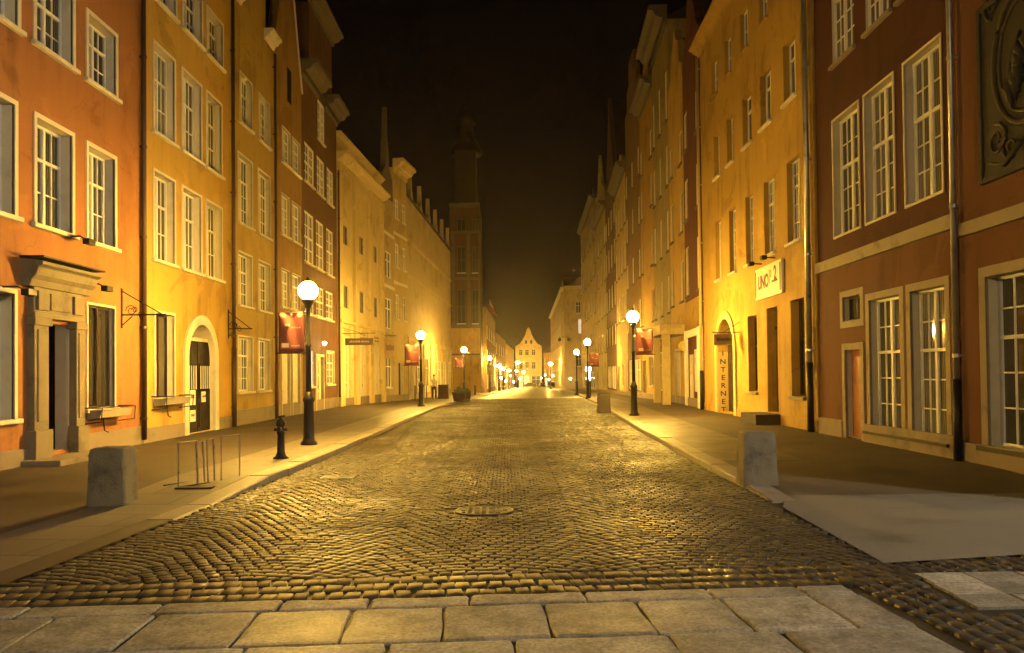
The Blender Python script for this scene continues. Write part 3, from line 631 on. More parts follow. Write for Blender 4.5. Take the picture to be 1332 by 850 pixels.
h.grid(4, [(5, 7), (1.6, 3.6)], 1.3, 1.2, far=True, dep=.2); h.grid(3, [(-2.2, .6)], 3., 1.4, far=True, dep=.2, pane='litwhite', sill=False); h.roof_flat(4); h.finish()

# ================================================================== right row (each front listed from its far to its near corner)
def R_(px, X): return (X, X*1000/(px - VPX))
# --- terracotta house with relief
h = House('house', 'terracotta house with a dark carved relief panel, nearest on the right', R_(1251, 7.8), (7.75, 9.3), 15.5, 'terracotta', 8); ra = h
u0, z0 = h.uv(1297, 582); z1 = h.uv(1297, 358)[1]; ul = h.uv(1279, 460)[0]
h.window(ul+.12, ul+1.62, z0, z1, dep=.25, sur=.17, surm='stone', above=2, below=3, tr=.64, pane='shade', sill=True, sillm='iron')
h.plinth(.32, out=.07); zb0 = h.uv(1300, 294)[1]; zb1 = h.uv(1300, 276)[1]
h.band(zb0, zb1, .09, 'stone')
ru0, rz1 = h.uv(1274, 15); rz0 = h.uv(1279, 242)[1]; ru1 = ru0 + 2.3
q = MB(); q.box(ru0, ru1, -.04, .02, rz0, rz1)
for a in ((ru0, ru0+.1, rz0, rz1), (ru1-.1, ru1, rz0, rz1), (ru0+.1, ru1-.1, rz0, rz0+.1), (ru0+.1, ru1-.1, rz1-.1, rz1)): q.box(a[0], a[1], -.075, -.035, a[2], a[3])
rel = q.build('relief_panel', 'reliefdark', h.e, bevel=.015)
q = MB(); cu, cz = (ru0+ru1)/2, lerp(rz0, rz1, .60); n = 36
for k, (ra_, rb_, rr) in enumerate(((.74, 1.02, .045), (.6, .86, .025))):
    q.tube([(cu+ra_*math.cos(2*PI*i/n), -.045, cz+rb_*math.sin(2*PI*i/n)) for i in range(n+1)], rr, 8)
def scroll(x, z, r, sgn, a0, turns=1.4, th=.028):
    q.tube([(x+sgn*r*(1-.75*i/18)*math.cos(a0+turns*2*PI*i/18), -.06, z+r*(1-.75*i/18)*math.sin(a0+turns*2*PI*i/18)) for i in range(19)], [th*(1-.5*i/18) for i in range(19)], 7)
for sg in (-1, 1):
    scroll(cu+sg*.68, cz-1.12, .26, sg, 1.5); scroll(cu+sg*.74, cz+1.05, .22, sg, -1.5); scroll(cu+sg*.35, cz-1.32, .2, -sg, 2)
    q.tube([(cu+sg*.1, -.06, cz-1.3), (cu+sg*.5, -.06, cz-1.55), (cu+sg*.9, -.06, cz-1.42)], [.05, .04, .015], 7)
q.build('scrollwork', 'gilt', rel, True)
q = MB()                                         # weathered leafy carving inside the oval
for i in range(9):
    a = .5 + i*.27; x, z = cu-.3+.08*i*.9, cz-.45+.1*i
    q.tube([(x, -.05, z-.3), (x+.1*math.sin(i), -.1, z), (x+.16*math.cos(i*2), -.06, z+.3)], [.02, .09, .02], 7)
q.build('carved_foliage', 'reliefdark', rel, True)
h.window(3.3, 4.5, 5.6, 8.6, sur=.1); h.pipe(.07, h.g0+1.4, 15.2, .05, 'zinc', 1.5, 'iron', .13)
h.cornice(15.2, .4, .4); h.roof_flat(); h.finish()

# --- dark red house
h = House('house', 'dark red house with tall white framed windows over a terracotta ground floor', R_(1067, 7.9), R_(1250.6, 7.8), 15.6, 'red', 10); rb = h
h.prow([(1085, 1118, 154, 307), (1126, 1163.5, 128, 291), (1178, 1225.5, 86, 272)], pane='shade', sur=.05, fw=.06, bar=.012, dep=.22, above=2, below=3, tr=.585, sill=False)
ws = h.prow([(1082, 1111, -50, 90), (1125, 1158, -110, 43)], pane='shade', sur=0., dep=.12, above=2, below=3, tr=.585, sill=True, sillm='stone')
h.window(ws[1][2]+.33, min(h.w-.3, ws[1][2]+1.5), ws[0][3], ws[0][4], pane='shade', dep=.12, above=2, below=3, tr=.585, sillm='stone')
bz0 = h.uv(1128, 336)[1]; bz1 = bz0 + .26
h.band(bz0, bz1, .09, 'stone')
# ground floor coat of terracotta, a thin proud layer with holes
gops = []
for (a, b, t, bt) in ((1128, 1176, 386, 560), (1181, 1236, 374, 571)):
    u0, z1 = h.uv(a, t); z0 = h.uv(a, bt)[1]; u1 = h.uv(b, (t+bt)/2)[0]
    h.window(u0+.1, u1-.1, z0, z1-.1, dep=.22, sur=.15, surm='stone', above=2, below=3, tr=.6, pane='shade', sill=False, surb=False); gops.append((u0-.06, u1+.06, z0-.02, z1+.06))
q = MB(); q.box(gops[0][0], gops[-1][1], -.13, .02, gops[0][2]-.04, gops[0][2]+.018); q.build('long_sill', 'iron', h.e)
u0, z1 = h.uv(1101, 456); u1 = h.uv(1122, 500)[0]
h.door(u0, u1, z1, .17, 'redwood', .16, 'stone', 3); gops.append((u0-.17, u1+.17, -1, z1+.17))
u0, z1 = h.uv(1097, 388); z0 = h.uv(1097, 419)[1]; u1 = h.uv(1120, 405)[0]
h.window(u0, u1, z0, z1, dep=.2, sur=.15, surm='stone', tr=None, cols=1, below=1, pane='glass', sill=False, fmat='darkwood'); gops.append((u0-.16, u1+.16, z0-.16, z1+.16))
us = sorted({.004, h.w-.004} | {v for o in gops for v in o[:2]}); zs = sorted({h.base, bz0-.003} | {v for o in gops for v in o[2:]})
q = MB()
for a, b in zip(us, us[1:]):
    for c, d in zip(zs, zs[1:]):
        if not any(o[0] < (a+b)/2 < o[1] and o[2] < (c+d)/2 < o[3] for o in gops): q.quad((a, -.02, c), (b, -.02, c), (b, -.02, d), (a, -.02, d))
q.build('ground_floor_render', 'terracotta', h.e)
h.plinth(.40, out=.08, gaps=[(gops[2][0], gops[2][1])]); h.cornice(15.3, .4, .4); h.roof_flat()
h.finish()

# --- mustard house with the arch
h = House('house', 'mustard yellow house with an arched passage lettered vertically', R_(916, 8.3), R_(1063, 7.9), 15.3, 'rightyellow', 10, reveal='rightyellow'); rc = h
k5 = dict(pane='shade', dep=.2, tr=None, cols=1, below=2, fmat='white', sillm='rightyellow')
h.prow([(926, 933, 90, 133), (943, 951, 58, 106), (963, 973, 16, 70), (987, 998, -27, 36), (1021, 1035, -90, -12)], **k5)
h.prow([(929, 936, 180.5, 235), (945.6, 954, 155, 217), (966, 977.5, 132, 196), (989, 1003, 99, 169), (1019, 1035, 56, 136)], pane='curtain', dep=.24, tr=.7, cols=1, below=1)
h.prow([(931, 938, 291, 366), (949, 957.5, 276, 358), (970, 980, 258, 346), (994, 1008, 235, 334), (1024, 1041, 209.5, 316)], pane='shade', dep=.22, tr=.68, cols=2, above=2, below=3)
for (a, b, t, bt) in ((972.5, 985, 412, 509), (1028, 1047, 392, 515)):
    u0, z1 = h.uv(a, t); z0 = h.uv(a, bt)[1]; u1 = h.uv(b, (t+bt)/2)[0]; h.window(u0, u1, z0, z1, dep=.3, tr=.6, cols=1, above=1, below=2, pane='glass', fmat='darkwood', sillm='stone')
u0, z1 = h.uv(997, 402); u1 = h.uv(1012, 470)[0]
h.door(u0, u1, z1, .35, 'darkwood', 0, panels=3, fan=.6, z0=h.gr(u0)+.32); stu = (u0, u1)
u0, u1 = h.uv(934, 500)[0], h.uv(956, 500)[0]; gz0 = h.gr(u0)+.03; apex = h.uv(944, 415)[1]; zsp = apex-(u1-u0)/2
c, r, top = h.arch(u0, u1, zsp, gz0, .46, .3, 'cream'); au0, au1 = u0, u1
q = MB(); q.box(u0+.02, u1-.02, .40, .45, gz0, zsp+r*.55)
for j in range(3):
    for i in range(2): q.box(lerp(u0, u1, i/2)+.15, lerp(u0, u1, (i+1)/2)-.15, .375, .405, gz0+.15+j*.85, gz0+.85+j*.85)
q.build('passage_door', 'darkwood', h.e, bevel=.01)
MB().box(u0+.004, u0+.012,   .01, .395, gz0, zsp+.05).build('painted_reveal', 'passage', h.e)
zt = h.uv(938, 456, .3)[1]; zl = h.uv(938, 537, .3)[1]
for i, ch in enumerate('INTERNET'):
    # letters on the far reveal, which faces the crossing (local +x), reading from the street
    mw = Matrix(((0, 0, 1, u0+.016), (-1, 0, 0, .20), (0, 1, 0, lerp(zt, zl, (i+.5)/8)), (0, 0, 0, 1)))
    mw = Matrix(((0, 0, 1, u0+.016), (1, 0, 0, .20), (0, 1, 0, lerp(zt, zl, (i+.5)/8)), (0, 0, 0, 1)))
    text_mesh('letter', ch, .27, 'darkwood', h.e, mw, sx=1.15)
h.plinth(.3, 'rightyellow', .03, gaps=[(au0-.3, au1+.3), (stu[0]-.1, stu[1]+.1)])
h.box('doorstep', 'darkstone', stu[0]-.35, stu[1]+.25, -.75, .02, h.gr(stu[0])-.2, h.gr(stu[0])+.3, bevel=.02)
h.cornice(15.0, .4, .45, 'rightyellow'); h.roof_flat(); h.pipe(h.w-.12, h.gr(h.w)+1.6, 15, .07, 'zinc', 1.9, 'iron', .14); h.pipe(h.w-.36, h.gr(h.w)+1.6, 15, .035, 'zinc', None, 'iron', .1)
h.pipe(.12, h.gr(0)+1.6, 15, .06, 'cream', 1.75, 'iron', .14); h.finish()

def simple(name, label, A, B, top, wall, n, rows, ground='doors', corn=None, gable=None, ww=.8, **k):
    h = House(name, label, A, B, top, wall, 9)
    h.grid(n, rows, ww, .35, far=True, dep=.15, pane='shade', fmat='stone', sillm='dimstone', **k)  # frames and sills darkened in colour, standing in for weaker light
    g = h.g0
    if ground == 'doors':
        h.door(h.w*.12, h.w*.12+1.0, g+2.6, .25, 'darkwood', .1, 'stone'); h.window(h.w*.55, h.w*.55+min(1.6, h.w*.35), g+.9, g+2.8, far=True, dep=.2, pane='shade')
    elif ground == 'shop':
        h.window(h.w*.1, h.w*.45, g+.6, g+2.9, far=True, dep=.2, pane='curtain', sill=False); h.window(h.w*.55, h.w*.9, g+.6, g+2.9, far=True, dep=.2, pane='curtain', sill=False)
    if corn: h.cornice(top-.3, corn, corn*.9, 'dimstone')
    if gable: h.gable_wall([(x*h.w, z) for x, z in gable]); h.roof_gable(max(z for x, z in gable)-.3)
    else: h.roof_flat(2.5)
    h.plinth(.4); return h
h = simple('house', 'narrow maroon house with a white shopfront beside the mustard house', R_(893, 8.65), R_(915.6, 8.305), 16.4, 'maroon', 2, [(12.2, 14), (8.9, 10.8), (5.3, 7.6)], None, None, [(0, 16.4), (1, 16.4), (.8, 17.2), (.65, 19), (.5, 20), (.35, 19), (.2, 17.2)])
u0, u1 = h.uv(895, 480)[0], h.w-.06
z1 = h.uv(905, 427)[1]; z2 = h.uv(905, 388)[1]
h.box('shop_fascia', 'saffron', .05, h.w-.05, -.05, .02, z1, z2); 
q = MB(); q.box(h.w-.95, h.w-.1, -.12, .02, h.g0, z1); q.box(.15, .6, -.12, .02, h.g0, z1); q.box(.6, h.w-.95, -.1, .02, z1-.35, z1-.02); q.build('shopfront', 'white', h.e, bevel=.01)
h.door(1.0, 2.1, h.g0+2.4, .2, 'blind', 0, panels=2); h.window(2.3, h.w-1.0, h.g0+.7, h.g0+2.6, far=True, dep=.15, pane='curtain', sill=False); h.finish()
h = simple('house', 'ochre house with a baroque scroll gable and a lit porch canopy', R_(874, 8.9), R_(892.8, 8.655), 16.0, 'ochre', 2, [(12, 13.6), (8.6, 10.6), (5.2, 7.2)], None, None, [(0, 16), (1, 16), (.95, 16.9), (.8, 17.2), (.74, 18.4), (.62, 18.6), (.5, 19.4), (.38, 18.6), (.26, 18.4), (.2, 17.2), (.05, 16.9)])
zc0, zc1 = 3.55, 4.05
h.box('porch_canopy', 'cream', .35, h.w-.3, -1.2, .02, zc0, zc1, bevel=.03)
for u in (.55, h.w-.6): h.box('porch_pillar', 'cream', u-.17, u+.17, -1.05, -.7, h.g0-.1, zc0)
h.door(1.5, 2.7, h.g0+2.7, .25, 'blind', .1, 'reveal', panels=3); h.finish()
h = simple('house', 'olive grey house with boxed attic of three slit windows', R_(853, 9.3), R_(873.8, 8.905), 21.0, 'olive', 3, [(15.6, 18.3), (12, 14.2), (8.4, 10.6), (5, 7)], 'shop', 1.1, None, .6); h.finish()
h = simple('house', 'tall saffron house three doors beyond the mustard house', R_(836, 9.6), R_(852.8, 9.305), 20.0, 'saffron', 2, [(15.5, 17.2), (12.4, 14.4), (8.6, 10.6), (5, 7)], 'doors', .8, [(0.1, 20), (.9, 20), (.8, 21.5), (.5, 23), (.2, 21.5)]); h.finish()
h = simple('house', 'umber brown house with a high stepped dark gable', R_(817, 10.1), R_(835.8, 9.605), 22.0, 'umber', 3, [(16, 18), (12.4, 14.4), (8.6, 10.6), (5, 7)], 'shop', None, [(0, 22), (1, 22), (1, 23), (.82, 23), (.82, 24.6), (.66, 24.6), (.66, 26.3), (.34, 26.3), (.34, 24.6), (.18, 24.6), (.18, 23), (0, 23)]); h.finish()
h = simple('house', 'low pale house with a bright pediment, between two taller dark gables', R_(803, 10.7), R_(816.8, 10.105), 19.0, 'farcream', 4, [(14.5, 16.8), (10.5, 13), (6.4, 8.6)], 'doors', .9, [(0, 19.6), (1, 19.6), (.5, 21.6)], 1.1); h.finish()
h = simple('house', 'dark brown house with white grid windows and a very tall gable', R_(790, 11.4), R_(802.8, 10.705), 21.0, 'brown', 4, [(16.5, 18.6), (12.5, 15), (8.4, 10.8), (4.6, 6.6)], 'shop', None, [(0, 21), (1, 21), (.85, 23), (.7, 26), (.58, 29), (.5, 31), (.42, 29), (.3, 26), (.15, 23)], 1.3); h.finish()
h = simple('house', 'ochre grey house with curved gable, fourth before the far corner', R_(776, 12.0), R_(789.8, 11.405), 21.0, 'greyyellow', 4, [(16.5, 18.6), (12.5, 14.8), (8.4, 10.8), (4.2, 6.4)], 'doors', .9, [(0, 21.6), (1, 21.6), (.9, 23.5), (.66, 25), (.5, 29), (.34, 25), (.1, 23.5)], 1.4); h.finish()
h = simple('building', 'tall pale corner building with a corner turret at the bend of the street', R_(757.5, 12.8), R_(775.8, 12.005), 25.5, 'farcream', 6, [(20, 22.4), (15, 17.6), (10, 12.6), (5, 7.4)], 'shop', .8, None, 1.5)
MB().lathe([(1.3, 25.8), (1.3, 28), (1.5, 28.2), (.9, 29.4), (.3, 30.4), (.05, 33)], 10, (2.2, 2, 0)).build('turret', 'stone', h.e, smooth=True); h.finish()
# --- low pale block facing the camera beyond the bend
h = House('building', 'low pale yellow block beyond the bend with one brightly lit upper window', (11.25, 150), (14.9, 150), 18.6, 'farcream', 10, None); w = h.w
for z in ((13.6, 15.8), (3.2, 5.4)): h.window(w*.62, w*.88, *z, far=True, dep=.2)
h.window(w*.74, w*.90, 9.6, 12.4, far=True, dep=.12, pane='litwhite', sill=False, tr=.5); h.cornice(18.4, .5, .5)
h.roof_flat(2.6); h.finish()
h2 = House('building', 'long pale street front running back from the lit window block', (13.2, 232), (11.2, 150.3), 18.5, 'farcream', 9, None)
h2.grid(14, [(14, 16.2), (9.8, 12.4), (5.4, 7.8)], 1.6, 2, far=True, dep=.2); h2.grid(9, [(-.8, 2.6)], 4, 2, far=True, dep=.3, sill=False); h2.cornice(18.3, .5, .6); h2.roof_flat(3); h2.finish()
# ================================================================== ground
def sheet(name, xl, xr, ys, fz, m, nx=1):
    q = MB()
    P = lambda y, k: (lerp(xl(y), xr(y), k/nx), y, fz(y))
    for a, b in zip(ys, ys[1:]):
        for k in range(nx): q.quad(P(a, k), P(a, k+1), P(b, k+1), P(b, k))
    o = q.build(name, m); o['kind'] = 'structure'; return o
ys_all = [-22, 0, 5, 8, 9.5, 10, 10.5, 11, 11.5, 12, 12.5, 14, 18, 22, 26, 31, 36, 40, 44, 50, 60, 70, 80, 90, 110, 130, 146, 170, 200, 240, 285]
sheet('ground', lambda y: -58, lambda y: 58, ys_all, lambda y: gz(y) - .06, 'ground')
CUT = 62.
sheet('road_bed', lambda y: pl(KL, y) - .2 if y > 9 else -12, lambda y: pl(KR, y) + .2 if y > 8 else 12, [-22, 0, 5, 8, 9, 10, 14, 18, 22, 26, 31, 36, 40, 44, 50, 56, CUT], lambda y: gz(y) - .017, 'mortar')
sheet('far_road', lambda y: pl(KL, y) - .2, lambda y: pl(KR, y) + .2, [CUT-.5, 70, 80, 90, 110, 130, 146, 170, 200, 240, 285], gz, 'farcobble')
KW = .32
yl = [9.6, 10, 10.5, 11, 11.5, 12, 12.5, 14, 18, 22, 26, 31, 36, 40, 44, 50, 60, 70, 80, 90, 110, 130, 146, 170, 200, 240, 285]
pav_l = sheet('pavement_left', lambda y: -14, lambda y: pl(KL, y) - (KW if y > 9 else .02), [5.3, 5.7, 7, 8, 9, 9.5] + yl, pz, 'asphalt', 6)
sheet('pavement_right', lambda y: pl(KR, y) + KW, lambda y: 24, [8.6] + [9, 9.5] + yl, pz, 'asphalt', 6)
sheet('mosaic_strip', lambda y: pl(KR, y) + KW + .02, lambda y: pl(KR, y) + 1.75, [13.5, 14, 16, 18, 22, 26, 31, 36, 40, 44, 50, 60], lambda y: pz(y) + .004, 'mosaic')
sheet('slab_strip', lambda y: pl(KL, y) - 1.5, lambda y: pl(KL, y) - KW - .02, [5.4, 7, 9] + yl[:16], lambda y: pz(y) + .004, 'slabs')
# right forecourt of pale slabs, bounded by the diagonal edge seen in front
fore = MB(); e = lambda px, py: at_ground(px, py, lambda y: 0)
A0, A1, A2 = e(985, 650), e(1150, 733), e(1332, 722)
d = (A2 - A1).normalized(); A3 = A1 + d*9
poly = [(A1.x, A1.y), (A3.x, A3.y), (A3.x, 10.2), (pl(KR, 10.2)+KW, 10.2), (pl(KR, 9.4), 9.4)]
fore.add([(x, y, pz(y) + .003) for x, y in poly], [tuple(range(5))])
o = fore.build('forecourt', 'forecourt'); o['kind'] = 'structure'
def kerb(name, K, y0, y1, side):
    q = MB(); y = y0; rr = random.Random(3)
    while y < y1:
        L_ = rr.uniform(.9, 1.25) if y < 60 else 6; b = min(y + L_, y1); g = .012
        xa, xb_ = pl(K, y+g), pl(K, b-g); s = side*KW; j = rr.uniform(-.006, .006)
        z = lambda yy: pz(yy) + .007 + j
        v = [(xa, y+g, gz(y)-.08), (xb_, b-g, gz(b)-.08), (xb_+s, b-g, gz(b)-.08), (xa+s, y+g, gz(y)-.08),
             (xa, y+g, z(y)-.02), (xb_, b-g, z(b)-.02), (xb_+s, b-g, z(b)), (xa+s, y+g, z(y)), (xa+side*.025, y+g, z(y)), (xb_+side*.025, b-g, z(b))]
        q.add(v, [(0, 1, 5, 4), (4, 5, 9, 8), (8, 9, 6, 7), (3, 7, 6, 2), (0, 4, 8, 7, 3), (1, 2, 6, 9, 5)]); y = b
    o = q.build(name, 'kerb'); o['kind'] = 'structure'
kerb('kerb_left', KL, 9.0, 280, -1); kerb('kerb_right', KR, 9.8, 280, 1)

# --- setts: every stone is a small domed block in one road mesh
P1, P2 = e(0, 792), e(1090, 762)
sd_ = (P2 - P1).normalized(); ang = math.atan2(sd_.y, sd_.x); sn_ = Vector((-sd_.y, sd_.x, 0))
def front(x, y): return (x - P1.x)*sn_.x + (y - P1.y)*sn_.y        # >0: beyond the slab border
XR = 2.63
def kl(y): return np.interp(y, [p[0] for p in KL], [p[1] for p in KL])
def kr(y): return np.interp(y, [p[0] for p in KR], [p[1] for p in KR])
stones = []                                                         # cx, cy, rot, half length, half width
def add_arr(x, y, r, a, b): stones.append(np.stack([x, y, r, a, b], 1))
Rr = 1.5; th = .70; Wd = 2*Rr*math.sin(th); p = .108; st = .112/Rr; nn = int(2*th/st)
ths = (np.arange(nn) + .5)/nn*2*th - th
xs, ys, rs, al, bl = [], [], [], [], []
rows = np.arange(5.4, CUT + 1.5, p)
for kx in range(-5, 9):
    xc = -.25 + kx*Wd
    for ri, y0 in enumerate(rows):
        off = (ri % 2)*.5*st
        t = np.clip(ths + off + NP.normal(0, .004, nn), -th, th)
        xs.append(xc + Rr*np.sin(t)); ys.append(y0 + Rr*np.cos(t) - Rr); rs.append(-t); al.append(np.full(nn, .112*.468)); bl.append(p*.472*np.cos(t))
x, y, r, a, b = map(np.concatenate, (xs, ys, rs, al, bl))
fr = (x - P1.x)*sn_.x + (y - P1.y)*sn_.y
BAND = .62
dA = (A1 - A0); nA = Vector((dA.y, -dA.x, 0)).normalized()
right_lim = np.where(y < 9.9, A0.x + (y - A0.y)*(A1.x-A0.x)/(A1.y-A0.y), kr(y)) + .03
ok = (fr > BAND) & (x > kl(y) + .01) & (x < right_lim) & (y < CUT)
add_arr(x[ok], y[ok], r[ok], a[ok], b[ok])
# straight courses of larger setts along the slab border and down its right side
ca, sa = math.cos(ang), math.sin(ang)
for i in range(3):
    dd = .105 + i*.2; L_ = np.arange(-1.2, 8.2, .128); L_ = L_ + (i % 2)*.064 + NP.normal(0, .007, L_.shape)
    x = P1.x + L_*ca - dd*sa; y = P1.y + L_*sa + dd*ca
    ok = (x > -4.25) & (x < A1.x + .2); add_arr(x[ok], y[ok], ang + NP.normal(.06, .05, ok.sum()), NP.normal(.0575, .003, ok.sum()), NP.normal(.094, .003, ok.sum()))
xs = np.arange(XR + .085, 9, .115)
patch = [e(1205, 752), e(1332, 741), e(1332, 741) + Vector((2.2, .35, 0)), e(1332, 741) + Vector((2.2, -1.05, 0)), e(1262, 795), e(1214, 772)]
def inside(px, py, poly):
    c = np.zeros(px.shape, bool); n = len(poly)
    for i in range(n):
        a, b = poly[i], poly[(i+1) % n]
        c ^= ((a.y > py) != (b.y > py)) & (px < (b.x-a.x)*(py-a.y)/(b.y-a.y+1e-9) + a.x)
    return c
for i, xx in enumerate(xs):
    y = np.arange(3.0, 8.3, .15) + (i % 2)*.075; y = y + NP.normal(0, .006, y.shape)
    x = np.full(y.shape, xx) - .096*(y-6) + NP.normal(0, .004, y.shape)
    fr = (x - P1.x)*sn_.x + (y - P1.y)*sn_.y
    edge = (x - A1.x)*(-d.y) + (y - A1.y)*d.x
    ok = (fr < .6) & (edge < .02) & ~inside(x, y, patch) & (x + .096*(y-6) > XR + .03) | ((x > A1.x+.05) & (edge < .02) & ~inside(x, y, patch))
    add_arr(x[ok], y[ok], np.full(ok.sum(), ang), np.full(ok.sum(), .051), np.full(ok.sum(), .069))
S = np.concatenate(stones); n = len(S)
man = [(e(630, 664), .36), (at_ground(440, 621, gz), .2)]
keep = np.ones(n, bool)
for ox, oy in ((.035, 0), (-.035, 0), (0, .05), (0, -.05)): keep &= ~inside(S[:, 0]+ox, S[:, 1]+oy, patch)
for c, rad in man: keep &= (S[:, 0]-c.x)**2 + (S[:, 1]-c.y)**2 > (rad + .06)**2
S = S[keep]; n = len(S)
def domed(S, z0, top, inset, dome, jit):
    """each stone: base ring, shoulder ring, crown point"""
    n = len(S); c, s_ = np.cos(S[:, 2]), np.sin(S[:, 2]); V = np.zeros((n, 13, 3))
    sg = np.array([(-1, -1), (1, -1), (1, 1), (-1, 1)])
    tilt = NP.normal(0, .02, (n, 2)); hz = NP.normal(0, .0019, n)
    jj = NP.normal(0, jit, (n, 4, 2))
    for ring, (ins, z) in enumerate(((0, z0), (0.002, top - inset*.9), (inset, top))):
        for k in range(4):
            lx = sg[k, 0]*(S[:, 3] - ins) + jj[:, k, 0]; ly = sg[k, 1]*(S[:, 4] - ins) + jj[:, k, 1]
            V[:, ring*4+k, 0] = S[:, 0] + lx*c - ly*s_; V[:, ring*4+k, 1] = S[:, 1] + lx*s_ + ly*c
            V[:, ring*4+k, 2] = z + (0 if ring == 0 else 1)*(hz + lx*tilt[:, 0] + ly*tilt[:, 1])
    V[:, 12, :2] = S[:, :2]; V[:, 12, 2] = top + dome + hz
    V[:, :, 2] += np.where(V[:, :, 1] < 40, 0, -.012*(V[:, :, 1] - 40))
    fq = []
    for ring in (0, 1):
        for k in range(4): fq.append([ring*4+k, ring*4+(k+1) % 4, ring*4+4+(k+1) % 4, ring*4+4+k])
    ft = [[8+k, 8+(k+1) % 4, 12] for k in range(4)]
    return V, np.array(fq), np.array(ft)
def stones_obj(name, S, mats, **k):
    V, fq, ft = domed(S, **k); n = len(S); base = (np.arange(n)*13)[:, None, None]
    Q = (base + fq[None]).reshape(-1); T = (base + ft[None]).reshape(-1)
    loops = np.concatenate([Q, T]); nq, nt_ = n*8, n*4
    me = bpy.data.meshes.new(name); me.vertices.add(n*13); me.vertices.foreach_set('co', V.reshape(-1))
    me.loops.add(len(loops)); me.loops.foreach_set('vertex_index', loops.astype(np.int32))
    me.polygons.add(nq + nt_); me.polygons.foreach_set('loop_start', np.concatenate([np.arange(nq)*4, nq*4 + np.arange(nt_)*3]).astype(np.int32))
    me.update(calc_edges=True); me.polygons.foreach_set('use_smooth', np.ones(nq+nt_, bool))
    at = me.attributes.new('tone', 'FLOAT', 'POINT'); at.data.foreach_set('value', np.repeat(NP.beta(2.2, 2.2, n), 13).astype(np.float32))
    me.materials.append(M[mats]); me.validate(); o = bpy.data.objects.new(name, me); COL.objects.link(o); o['kind'] = 'structure'; return o
stones_obj('cobbled_road', S, 'sett', z0=-.03, top=.0, inset=.0055, dome=.0018, jit=.0052)

# --- big granite slabs in the foreground
sl = MB(); rr = random.Random(11)
def slab(l0, l1, d0, d1, m=sl, th_=.05):
    g = rr.uniform(.006, .011); z = rr.uniform(-.003, .003); tw = lambda l, dd: (P1.x + l*ca - dd*sa, P1.y + l*sa + dd*ca)
    c = [(l0+g, d0+g), (l1-g, d0+g), (l1-g, d1-g), (l0+g, d1-g)]; c = [(a+rr.uniform(-.009, .009), b+rr.uniform(-.007, .007)) for a, b in c]
    ring = []; n = 8
    for k in range(4):
        a, b = Vector(c[k]), Vector(c[(k+1) % 4]); e = b - a; pn = Vector((-e.y, e.x)).normalized(); ph = rr.uniform(0, 6)
        for q in range(n):
            t = q/n; w_ = (rr.uniform(-.004, .004) + .006*math.sin(ph + t*7)*math.sin(PI*t)) if q else .012*0; p_ = a + e*t + pn*w_
            if q == 0: p_ = p_.lerp(Vector(((l0+l1)/2, (d0+d1)/2)), .02)
            ring.append(p_)
    cen = Vector(((l0+l1)/2, (d0+d1)/2)); N_ = len(ring)
    def sh(p_, dist): v = cen - p_; return p_ + v.normalized()*dist
    vs = [(*tw(*p_), -.05) for p_ in ring] + [(*tw(*p_), -.004+z) for p_ in ring] + [(*tw(*sh(p_, .012)), .006+z+rr.uniform(-.0015, .0015)) for p_ in ring] + [(*tw(*sh(p_, .05)), .009+z) for p_ in ring]
    fs = [(k*N_+q, k*N_+(q+1) % N_, (k+1)*N_+(q+1) % N_, (k+1)*N_+q) for k in range(3) for q in range(N_)] + [tuple(3*N_+q for q in range(N_))]
    m.add(vs, fs); m.tones = getattr(m, 'tones', []) + [rr.uniform(.25, .85)]*len(fs)
LEN = (P2 - P1).length
y0 = 0; bounds = [0, -.26, -.98, -1.72, -2.5, -3.3, -4.3]
for ri, (d1, d0) in enumerate(zip(bounds, bounds[1:])):
    l = -1.6 - rr.uniform(0, .5) if ri != 1 else -1.47
    while l < LEN + .02:
        w_ = rr.uniform(.55, .95) if ri == 0 else rr.uniform(.62, .74) if ri == 1 else rr.uniform(.7, 1.0)
        l1 = l + w_
        if LEN - l1 < .3: l1 = LEN + .04
        slab(l, l1, d0, d1); l = l1
        if l > LEN: break
# small broken slabs on the right
c0 = patch[0]
for i in range(9):
    for j in range(5):
        x0_ = 3.26 + i*.42 + rr.uniform(-.03, .03); y0_ = 5.05 + j*.31
        if not inside(np.array([x0_+.2]), np.array([y0_+.15]), patch)[0]: continue
        g = .008; q = [(x0_+g, y0_+g), (x0_+.42-g, y0_+g+.02), (x0_+.42-g, y0_+.31-g+.02), (x0_+g, y0_+.31-g)]
        z = rr.uniform(-.004, .006); sl.add([(a, b, -.04) for a, b in q] + [(a, b, .006+z) for a, b in q], [(0, 1, 5, 4), (1, 2, 6, 5), (2, 3, 7, 6), (3, 0, 4, 7), (4, 5, 6, 7)]); sl.tones += [rr.uniform(.2, .8)]*5
o = sl.build('paving_slabs', 'slabgranite'); o['kind'] = 'structure'
at = o.data.attributes.new('tone', 'FLOAT', 'FACE')
tones = sl.tones
at.data.foreach_set('value', tones)
# manhole and gully
mh = MB(); c = man[0][0]; mh.lathe([(.36, -.03), (.36, .004), (.33, .008), (.31, .002)], 28, (c.x, c.y, 0)); 
for i in range(7):
    for j in range(7):
        xx, yy = (i-3)*.085, (j-3)*.085
        if xx*xx+yy*yy < .07: mh.box(c.x+xx-.025, c.x+xx+.025, c.y+yy-.025, c.y+yy+.025, .0, .009)
tag(mh.build('manhole_cover', 'castiron'), 'round metal manhole cover set in the middle of the cobbled road', 'manhole cover')
gl = MB(); c = man[1][0]
for i in range(7): gl.box(c.x-.24, c.x+.24, c.y-.2+i*.06, c.y-.165+i*.06, -.03, .006)
gl.box(c.x-.27, c.x-.24, c.y-.22, c.y+.22, -.03, .008); gl.box(c.x+.24, c.x+.27, c.y-.22, c.y+.22, -.03, .008)
tag(gl.build('drain_grate', 'iron'), 'dark iron drain grate in the cobbles near the left kerb', 'drain')

